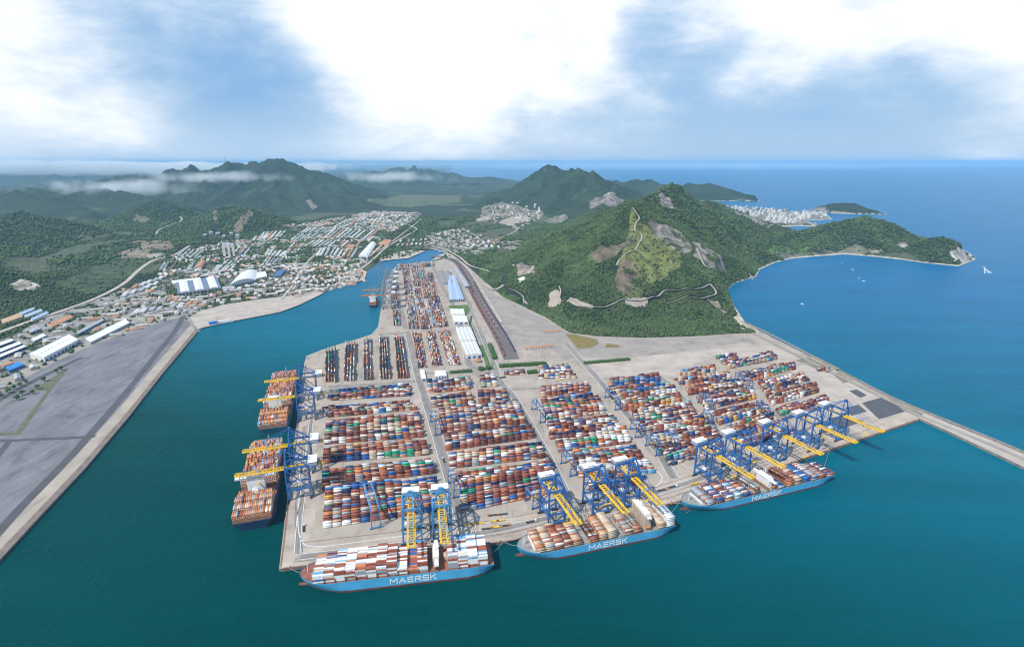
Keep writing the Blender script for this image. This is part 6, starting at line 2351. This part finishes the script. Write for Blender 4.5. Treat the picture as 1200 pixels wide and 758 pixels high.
# small houses and sheds filling the quarters: a few more as objects, the rest one mass
def infill():
    zones = [(URBAN[0][0], 1250), (URBAN[1][0], 260), (URBAN[3][0], 90), (URBAN[2][0], 70)]
    V, F, M_ = [], [], []
    mb = MB()
    occ = [(a, b, c) for a, b, c in HPOS]
    oa = np.array([(a, b) for a, b, c in occ])
    ol = np.array([c for a, b, c in occ])
    got = []
    for zi, (px, n) in enumerate(zones):
        poly = hits(px)
        xs, ys = [p[0] for p in poly], [p[1] for p in poly]
        k = 0
        tries = 0
        while k < n and tries < n * 8:
            tries += 1
            x, y = random.uniform(min(xs), max(xs)), random.uniform(min(ys), max(ys))
            if not inpoly(np.array([x]), np.array([y]), poly)[0] or keep_clear(np.array([x]), np.array([y]))[0]:
                continue
            if vnoise(np.array([x / 150.0]), np.array([y / 200.0]), 3)[0] < .28:
                continue
            d = np.hypot(oa[:, 0] - x, oa[:, 1] - y)
            if (d < ol * .36 + 12).any():
                continue
            if any(abs(x - a) < 22 and abs(y - b) < 30 for a, b in got[-400:]):
                continue
            bad = False
            for pts, wdt in CORRIDOR:
                p = np.array([q[:2] for q in pts])
                if (np.hypot(p[:, 0] - x, p[:, 1] - y) < wdt + 8).any():
                    bad = True
                    break
            if bad or any(abs(x - b_[0]) < b_[2] and abs(y - b_[1]) < b_[3] for b_ in BIGB):
                continue
            got.append((x, y))
            z = ground_z(x, y)
            # streets follow the valley
            ang = 2.05 + (.35 if vnoise(np.array([x / 600.0]), np.array([y / 600.0]), 8)[0] > .5 else 0) + random.choice([0, 0, math.pi / 2]) + random.gauss(0, .06)
            L, Wd, H = random.uniform(18, 46), random.uniform(9, 15), random.uniform(6, 13)
            if NH[0] < 298 and random.random() < .25:
                kd = random.choices(['white', 'grey', 'orange'], [7, 2, 2])[0]
                wz = ['among the trees and lanes of the town', 'on the industrial land by the grey yard', 'by the loop road under the green hill', 'around the far hill village'][zi]
                house(kd, x, y, z - .5, ang, L, Wd, H, f'small {kd} roofed house {wz}', f'small {kd} roofed houses {wz}')
            else:
                c, s_ = math.cos(ang), math.sin(ang)
                b = len(V)
                for (lx, ly, lz) in ((-.5, -.5, -.5), (.5, -.5, -.5), (.5, .5, -.5), (-.5, .5, -.5), (-.5, -.5, .7 * H), (.5, -.5, .7 * H), (.5, .5, .7 * H), (-.5, .5, .7 * H), (-.5, 0, H), (.5, 0, H)):
                    V.append((x + lx * L * c - ly * Wd * s_, y + lx * L * s_ + ly * Wd * c, z + lz))
                w_ = random.choice([1, 1, 1, 1, 2, 2, 3])
                for f, mi in (((0, 1, 5, 4), 0), ((1, 2, 6, 5), 0), ((2, 3, 7, 6), 0), ((3, 0, 4, 7), 0), ((4, 5, 9, 8), w_), ((6, 7, 8, 9), w_), ((5, 6, 9), 0), ((7, 4, 8), 0)):
                    F.append(tuple(i + b for i in f))
                    M_.append(mi)
            k += 1
    mb.v, mb.f, mb.m = V, F, M_
    o = mb.build('town_houses', [M_WALLT, M_ROOFP, M_ROOFG, M_ROOFO])
    tag(o, 'hundreds of further small pale houses filling the valley town and its edges', 'houses', kind='stuff')
    print('infill', len(got), 'houses', NH[0])


BIGB = []
for o_ in list(COL.objects):
    if o_.parent is None and o_.name.split('.')[0] in ('factory', 'exhibition_hall', 'warehouse', 'shed', 'depot', 'station_hall', 'shopping_hall', 'apartment_tower', 'college_block', 'jetty'):
        bx_ = [v.co for ch in o_.children if ch.type == 'MESH' for v in ch.data.vertices]
        BIGB.append((o_.location.x, o_.location.y, max(abs(v.x) for v in bx_) + 14, max(abs(v.y) for v in bx_) + 16))
infill()

# the white seaside town behind the hill: tower blocks
town = P([(852, 243.5), (880, 245), (905, 247), (935, 250), (965, 251), (972, 256), (935, 258), (948, 262), (957, 264.5), (930, 263.5), (895, 262), (875, 252)])
xs, ys = [p[0] for p in town], [p[1] for p in town]
tb = house_proto('tower_block', M_WALLW, M_ROOFW, 'flat')
tb2 = house_proto('tower_block', M_WALLT, M_ROOFG, 'flat')
n = 0
cand = []
while n < 150:
    x, y = random.uniform(min(xs), max(xs)), random.uniform(min(ys), max(ys))
    if not inpoly(np.array([x]), np.array([y]), town)[0]:
        continue
    if any(abs(x - a) < 30 and abs(y - b) < 45 for a, b in cand):
        if random.random() < .93:
            continue
    cand.append((x, y))
    src = tb if n % 4 else tb2
    o = src if n in (0, 1) else copy_tree(src)
    o.location = (x, y, 2.5)
    o.rotation_euler = (0, 0, random.choice([.3, .3, 1.87, .6]))
    o.scale = (random.uniform(18, 34), random.uniform(14, 20), random.uniform(16, 42))
    pale = src is tb
    tag(o, ('white' if pale else 'tan') + ' block of the seaside town beyond the green hill', 'tower block', ('white' if pale else 'tan') + ' blocks of the seaside town')
    n += 1

# ------------------------------------------------------------------ hedges, trees
def leaf_blob(mb, c, r, n=1):
    t = (1 + 5 ** .5) / 2
    vs = [(-1, t, 0), (1, t, 0), (-1, -t, 0), (1, -t, 0), (0, -1, t), (0, 1, t), (0, -1, -t), (0, 1, -t), (t, 0, -1), (t, 0, 1), (-t, 0, -1), (-t, 0, 1)]
    fs = [(0, 11, 5), (0, 5, 1), (0, 1, 7), (0, 7, 10), (0, 10, 11), (1, 5, 9), (5, 11, 4), (11, 10, 2), (10, 7, 6), (7, 1, 8), (3, 9, 4), (3, 4, 2), (3, 2, 6), (3, 6, 8), (3, 8, 9), (4, 9, 5), (2, 4, 11), (6, 2, 10), (8, 6, 7), (9, 8, 1)]
    o = []
    for v in vs:
        k = r / 1.9 * random.uniform(.75, 1.25)
        o.append((c[0] + v[0] * k, c[1] + v[1] * k, c[2] + v[2] * k * .85))
    mb.add(o, fs)


def hedge(px, h, wd, label, name='hedge'):
    pts = [G(u, v, PZ) for u, v in px]
    c = sum(pts) / len(pts)
    root = MB()
    for a, b in zip(pts[:-1], pts[1:]):
        L = np.linalg.norm(b - a)
        d = (b - a) / L
        nn = np.array([-d[1], d[0], 0])
        for k in range(int(L / 3.0) + 1):
            for s in np.arange(-wd / 2, wd / 2 + .1, 3.2):
                p = a + d * 3.0 * k + nn * (s + random.uniform(-.8, .8)) - c
                for z in np.arange(1.2, h - .5, 2.6):
                    leaf_blob(root, (p[0], p[1], z + random.uniform(-.4, .5)), random.uniform(2.2, 3.0))
    o = root.build(name, M_HEDGE, None, (c[0], c[1], PZ))
    tag(o, label, 'hedge' if name == 'hedge' else 'tree')


hedge([(528, 437), (553, 435)], 6, 9, 'clipped green hedge right of the small white shed')
hedge([(586, 430), (612, 428.5), (640, 427)], 7, 9, 'long green hedge at the end of the rail yard')
hedge([(685, 426), (737, 421.5)], 6, 9, 'green hedge alone on the pale apron at the right')
hedge([(562, 434), (567, 433)], 9, 10, 'dark tree clump left of the road fork below the warehouses', 'tree_clump')
hedge([(571, 433), (575, 432)], 9, 10, 'dark tree clump right beside the road fork', 'tree_clump')
hedge([(574, 405), (577, 413), (580, 421)], 7, 7, 'tall row of green trees beside the rail yard road', 'tree_clump')
hedge([(619, 437.5), (629, 436.5)], 7, 9, 'small dark tree clump between container rows', 'tree_clump')
hedge([(553, 371), (551, 380), (556, 392), (562, 406), (563, 420)], 4, 3, 'thin curved hedge along the road beside the white warehouses')
TREEP = None
for i, (u, v) in enumerate(((31.6, 449), (24, 453), (16, 456.5), (10, 461), (27, 463), (52, 447), (66, 437), (20, 469), (44, 456), (3, 466), (72, 434), (38, 462))):
    if TREEP is None:
        TREEP = empty('tree', (0, 0, 0), 0, None, 'tree')
        m = MB()
        m.cyl((0, 0, -.3), (0, .2, 4.5), .45, 8, r2=.25)
        m.cyl((0, .2, 4), (1.6, .8, 6.5), .22, 6, r2=.1)
        m.cyl((0, .2, 4), (-1.4, -.5, 6.5), .22, 6, r2=.1)
        m.build('trunk', M_TRUNK, TREEP)
        m = MB()
        for k in range(26):
            leaf_blob(m, (random.gauss(0, 1.7), random.gauss(0, 1.7), 6.5 + random.gauss(0, 1.3)), random.uniform(1.1, 2.0))
        m.build('crown', M_HEDGE, TREEP)
        o = TREEP
    else:
        o = copy_tree(TREEP)
    p = G(u, v, LZ)
    o.location = (p[0], p[1], LZ + .3)
    o.rotation_euler = (0, 0, i * 1.3)
    s = random.uniform(.85, 1.3)
    o.scale = (s, s, s)
    tag(o, 'small green tree beside the grass strip of the empty left yard', None, 'small trees of the left yard')

# ------------------------------------------------------------------ trains, trucks, gates, boats
def train(off, s0, s1, label, col):
    pts = catmull([G(u, v, PZ) for u, v in [(506, 300), (522, 302), (537, 308), (546, 321), (558, 345), (573, 371), (588, 396), (600, 421)]], 30)
    P2 = []
    for i in range(1, len(pts) - 1):
        t = (pts[i + 1] - pts[i - 1])[:2]
        t /= np.linalg.norm(t)
        P2.append(pts[i] + np.array([-t[1], t[0], 0]) * off)
    arc = np.concatenate([[0], np.cumsum([np.linalg.norm(b - a) for a, b in zip(P2[:-1], P2[1:])])])
    tot = arc[-1]
    root = None
    body = [container_mesh(0).mesh('wagon', mat('wagon_' + c.replace(' ', '_'), PAL[PN[c]][1], .7, .2, .3)) for c in col]
    s = tot * s0
    k = 0
    while s < tot * s1 and k < 60:
        i = min(np.searchsorted(arc, s), len(P2) - 1)
        p = P2[i - 1] + (P2[i] - P2[i - 1]) * ((s - arc[i - 1]) / (arc[i] - arc[i - 1] + 1e-9)) if i > 0 else P2[0]
        t = P2[i] - P2[i - 1] if i > 0 else P2[1] - P2[0]
        if root is None:
            org = p
            root = empty('freight_train', (p[0], p[1], PZ + .5), 0, label, 'train', 'freight trains in the rail yard')
        o = bpy.data.objects.new('wagon', body[k % len(body)])
        COL.objects.link(o)
        o.parent = root
        o.location = (p[0] - org[0], p[1] - org[1], 2.4)
        o.rotation_euler = (0, 0, math.atan2(t[1], t[0]))
        o.scale = (1.15, 1.2, 1.25)
        s += 17
        k += 1
    return root


train(-19, .18, .78, 'maroon freight train on the outermost right track of the rail yard', ['dark maroon', 'brown red'])
train(-15, .55, .99, 'mixed maroon and brown freight train, second track from the right in the rail yard', ['dark maroon', 'brown red', 'dark maroon'])
train(17.5, .45, .97, 'dark freight train on the outermost left track of the rail yard', ['dark maroon', 'navy'])
train(3, .30, .85, 'grey and brown freight train in the middle of the rail yard', ['grey', 'brown red', 'dark maroon'])
train(-7, .1, .55, 'dark navy and maroon freight train at the far end of the rail yard', ['navy', 'dark maroon'])

TRK = {}


def truck(px, ang, kind, label, group='trucks and trailers on the yard roads'):
    if kind not in TRK:
        root = empty('trailer' if kind == 'trailer' else 'truck', (0, 0, 0), 0, None, 'trailer' if kind == 'trailer' else 'truck')
        cm = {'yellow': M_YEL, 'white': M_WHITE, 'orange': M_ORANGE, 'trailer': M_YEL}[kind]
        m = MB()
        m.b6(-7, 6, -1.25, 1.25, 1.1, 1.5)
        m.b6(-7, -6.6, -1.25, 1.25, 1.5, 2.2)
        m.build('chassis', cm if kind in ('trailer', 'yellow') else M_DARK, root)
        for x in (-5.6, -4.2, 3.2, 7.2):
            for sy in (-1, 1):
                if kind == 'trailer' and x > 6:
                    continue
                MB().cyl((x, sy * .8, .55), (x, sy * 1.25, .55), .55, 10).build('wheel', M_DARK, root)
        if kind != 'trailer':
            m = MB()
            m.b6(6.2, 8.6, -1.25, 1.25, .8, 3.2)
            m.b6(6.2, 8.0, -1.15, 1.15, 3.2, 3.7)
            cb = m.build('cab', cm, root)
            MB().b6(8.6, 8.68, -1.1, 1.1, 2.0, 3.0).build('windscreen', M_WINDOW, cb)
        TRK[kind] = root
        o = root
    else:
        o = copy_tree(TRK[kind])
    p = G(*px, PZ)
    place(o, (p[0], p[1], PZ + .3), ang, label, group)


a1 = qa + math.pi
for i, (px, k, lb) in enumerate((
        ((549, 615.5), 'trailer', 'yellow trailer parked by the road junction behind the nearest ship, leftmost of its row'),
        ((556, 614.5), 'trailer', 'yellow trailer parked by the junction, middle of its row'), ((563, 613.5), 'trailer', 'yellow trailer parked by the junction, rightmost of its row'),
        ((580, 611), 'trailer', 'yellow trailer on the upper lane behind the first gap between ships, left'), ((587, 610), 'trailer', 'yellow trailer on the upper lane behind the gap between ships, right'),
        ((578, 604), 'orange', 'orange truck on the lane along the lowest middle stacks, left one'), ((589, 603), 'orange', 'orange truck on the lane along the lowest middle stacks, right one'),
        ((570, 620), 'orange', 'orange truck on the quay lane just right of the yellow trailers'), ((583, 618), 'yellow', 'yellow truck on the quay lane behind the gap between ships'),
        ((591, 616.5), 'orange', 'orange truck on the quay lane close to the middle ship bow'), ((622, 612), 'white', 'white truck on the quay lane above the bow of the middle ship'),
        ((775, 575), 'orange', 'orange truck on the quay lane behind the stern of the middle ship'), ((788, 571), 'white', 'white truck on the quay lane between middle and right ship'),
        ((815, 567), 'yellow', 'yellow truck under the leftmost crane of the right row'), ((905, 525), 'white', 'white truck under the third crane of the right row'),
        ((455, 640), 'white', 'white truck on the quay lane left of the two near cranes'), ((420, 644.5), 'yellow', 'yellow truck on the quay lane behind the bow of the nearest ship'),
        ((640, 443), 'orange', 'orange truck on the bare apron below the long hedge'), ((655, 446), 'yellow', 'yellow truck on the bare apron below the container rows'))):
    truck(px, (qa if px[0] < 600 else qb if px[0] < 790 else qc) + random.choice([0, math.pi]), k, lb)
for i, (px, lb) in enumerate((((520, 540), 'white truck on the main yard road, lower'), ((505, 488), 'white truck on the main yard road, halfway up'), ((643, 536), 'orange truck on the second yard road'),
                              ((612, 482), 'white truck on the second yard road, upper part'), ((740, 493), 'orange truck on the third yard road'), ((712, 457), 'white truck on the third yard road near the loose green box'),
                              ((828, 492), 'yellow truck on the fourth yard road'), ((356, 620), 'white truck on the left quay apron, near the corner'), ((351, 535), 'orange truck on the left quay apron between cranes'))):
    truck(px, 1.9, lb.split()[0], lb)


def gate(a, b, n, label):
    A, B_ = G(*a, PZ), G(*b, PZ)
    L = np.linalg.norm(B_ - A)
    root = empty('gate_canopy', A, math.atan2(*(B_ - A)[[1, 0]]), label, 'gate', 'orange topped gate rows')
    MB().b6(-3, L + 3, -3, 3, 6.6, 7.6).build('canopy', M_ORANGE, root)
    for k in range(n):
        x = L * k / (n - 1)
        MB().b6(x - 1.2, x + 1.2, -2.2, 2.2, 0, 6.5).build('booth', M_WALLW, root)


gate((637, 391), (657, 389.5), 8, 'shorter farther row of white gate booths with orange canopy on the grey field')
gate((615, 410.5), (648, 407), 10, 'longer nearer row of white gate booths with orange canopy on the grey field')

BOATP = None
for i, (u, v, lb) in enumerate(((987, 309, 'small white boat close under the long beach'), (999, 316, 'small white boat second out from the long beach'), (1006.5, 326.5, 'small white boat in mid bay, left of a close pair'),
                                (1012, 329.5, 'small white boat in mid bay, right of a close pair'), (940, 356.5, 'small white boat alone in the near part of the bay'),
                                (1153, 313.5, 'white motor boat drawing a fan shaped wake off the cape'))):
    if BOATP is None:
        BOATP = empty('motor_boat', (0, 0, 0), 0, None, 'boat')
        m = MB()
        prof = [(-6, 1.9), (2, 2.0), (5, 1.2), (7.5, 0)]
        vs = []
        for x, w_ in prof:
            vs += [(x, w_, 1.3), (x, w_ * .7, -.4), (x, -w_ * .7, -.4), (x, -w_, 1.3)]
        fs = [(0, 3, 2, 1)]
        for k in range(3):
            a, b = 4 * k, 4 * k + 4
            fs += [(a, a + 1, b + 1, b), (a + 1, a + 2, b + 2, b + 1), (a + 2, a + 3, b + 3, b + 2), (a + 3, a, b, b + 3)]
        m.add(vs, fs)
        m.build('hull', M_WHITE, BOATP)
        m = MB()
        m.b6(-3, 2, -1.2, 1.2, 1.3, 2.9)
        cb = m.build('cabin', M_WHITE, BOATP)
        MB().b6(2.0, 2.08, -1.1, 1.1, 1.9, 2.7).build('windscreen', M_WINDOW, cb)
        o = BOATP
    else:
        o = copy_tree(BOATP)
    p = G(u, v)
    o.location = (p[0], p[1], 0)
    o.rotation_euler = (0, 0, 2.4 if i == 5 else random.uniform(0, 6))
    s = 1.0
    o.scale = (s, s, s)
    tag(o, lb, None, 'small white boats in the bay')
    w0 = p
w1, w2 = G(1163, 320), G(1153.5, 320)
me = bpy.data.meshes.new('boat_wake')
vs = [(w0[0], w0[1], .12)]
fs = []
for k in range(7):
    t = (k + 1) / 7
    for s in range(7):
        e = w1 + (w2 - w1) * s / 6
        q = w0 + (e - w0) * t
        vs.append((q[0], q[1], .12))
for k in range(6):
    for s in range(6):
        if s in (1, 3, 4) and k > 1:
            continue
        a = 1 + k * 7 + s
        fs.append((a, a + 1, a + 8, a + 7))
me.from_pydata(vs, [], fs)
me.materials.append(M_FOAM)
tag(link('boat_wake', me), 'pale foam wake fanning behind the motor boat off the cape', 'wake', kind='stuff')

# radio mast on the mountain
q = W(264, 190, 8500)
gz = ground_z(q[0], q[1])
rm_ = empty('radio_tower', (q[0], q[1], gz - 3), 0, 'thin radio tower on the summit ridge of the left mountain', 'tower')
m = MB()
for a in range(4):
    t = a * math.pi / 2
    m.bar((9 * math.cos(t), 9 * math.sin(t), 0), (1.2 * math.cos(t), 1.2 * math.sin(t), 80), 1.6)
for k in range(8):
    r_ = 9 - k
    m.b6(-r_ * .75, r_ * .75, -r_ * .75, r_ * .75, k * 10 + 4, k * 10 + 5)
m.build('lattice', M_PALE, rm_)
MB().cyl((0, 0, 78), (0, 0, 108), 1.2, 8, r2=.5).build('antenna', M_WHITE, rm_)
MB().b6(-14, 10, -8, 8, 0, 9).build('equipment_house', M_WALLW, rm_)

# jetty with a blue frame on the left bank
A, B_ = G(243, 380.5, 3), G(272, 375.5, 3)
rz = math.atan2(*(B_ - A)[[1, 0]])
L = np.linalg.norm(B_ - A)
j = empty('jetty', (A[0], A[1], 0), rz, 'blue and white ferry jetty on the bend of the left bank', 'jetty')
MB().b6(0, L, -16, 4, 1.5, 4.4).build('deck', M_PALE, j)
for k in range(8):
    MB().cyl((L * (k + .5) / 8, -14, -6), (L * (k + .5) / 8, -14, 1.5), 1, 8).build('pile', M_GREY, j)
MB().b6(4, 26, -12, 0, 4.4, 12).build('terminal_house', M_BLUEROOF, j)
MB().b6(30, L - 4, -9, -1, 4.4, 9).build('passenger_hall', M_WHITE, j)
MB().bar((28, -10, 4.4), (28, -10, 22), 1.2).build('mast', M_CRANE, j)

# mooring lines
def line(a, b, label):
    m = MB()
    pts = []
    for k in range(9):
        t = k / 8
        p = np.array(a) * (1 - t) + np.array(b) * t
        p[2] -= 3 * math.sin(math.pi * t)
        pts.append(p)
    c = pts[4].copy()
    for p, q in zip(pts[:-1], pts[1:]):
        m.cyl(tuple(p - c), tuple(q - c), .22, 5)
    o = m.build('mooring_line', M_PALE, None, c)
    tag(o, label, 'rope')


for (sh, words, qe_) in ((S1, 'nearest ship', [(334, 661), (590, 634)]), (S2, 'middle ship', [(590, 634), (797, 587)]), (S3, 'right hand ship', [(790, 589), (972, 527)])):
    root, org, d, L, rz = sh
    for fr, w_, px in ((.97, 'bow', qe_[0]), (.01, 'stern', qe_[1])):
        e = G(*px, PZ + .4)
        s = org + d * L * fr
        line((s[0], s[1], 15), e, f'mooring rope from the {w_} of the {words} to the quay')
# bollards along the front quay
BP = MB()
BP.cyl((0, 0, 0), (0, 0, .9), .55, 8).cyl((0, 0, .9), (0, 0, 1.3), .85, 8)
bme = BP.mesh('bollard', M_DARK)
qp = [G(u, v, PZ) for u, v in QUAY_FRONT]
nb_ = 0
for a, b in zip(qp[:-1], qp[1:]):
    Ls = np.linalg.norm(b - a)
    d = (b - a) / Ls
    for k in range(int(Ls / 26)):
        p = a + d * (13 + 26 * k) + np.array([-d[1], d[0], 0]) * 1.6
        o = link('bollard', bme)
        o.location = (p[0], p[1], PZ)
        tag(o, 'dark mooring bollard on the edge of the front quay', 'bollard', 'bollards along the front quay')
build_forest()
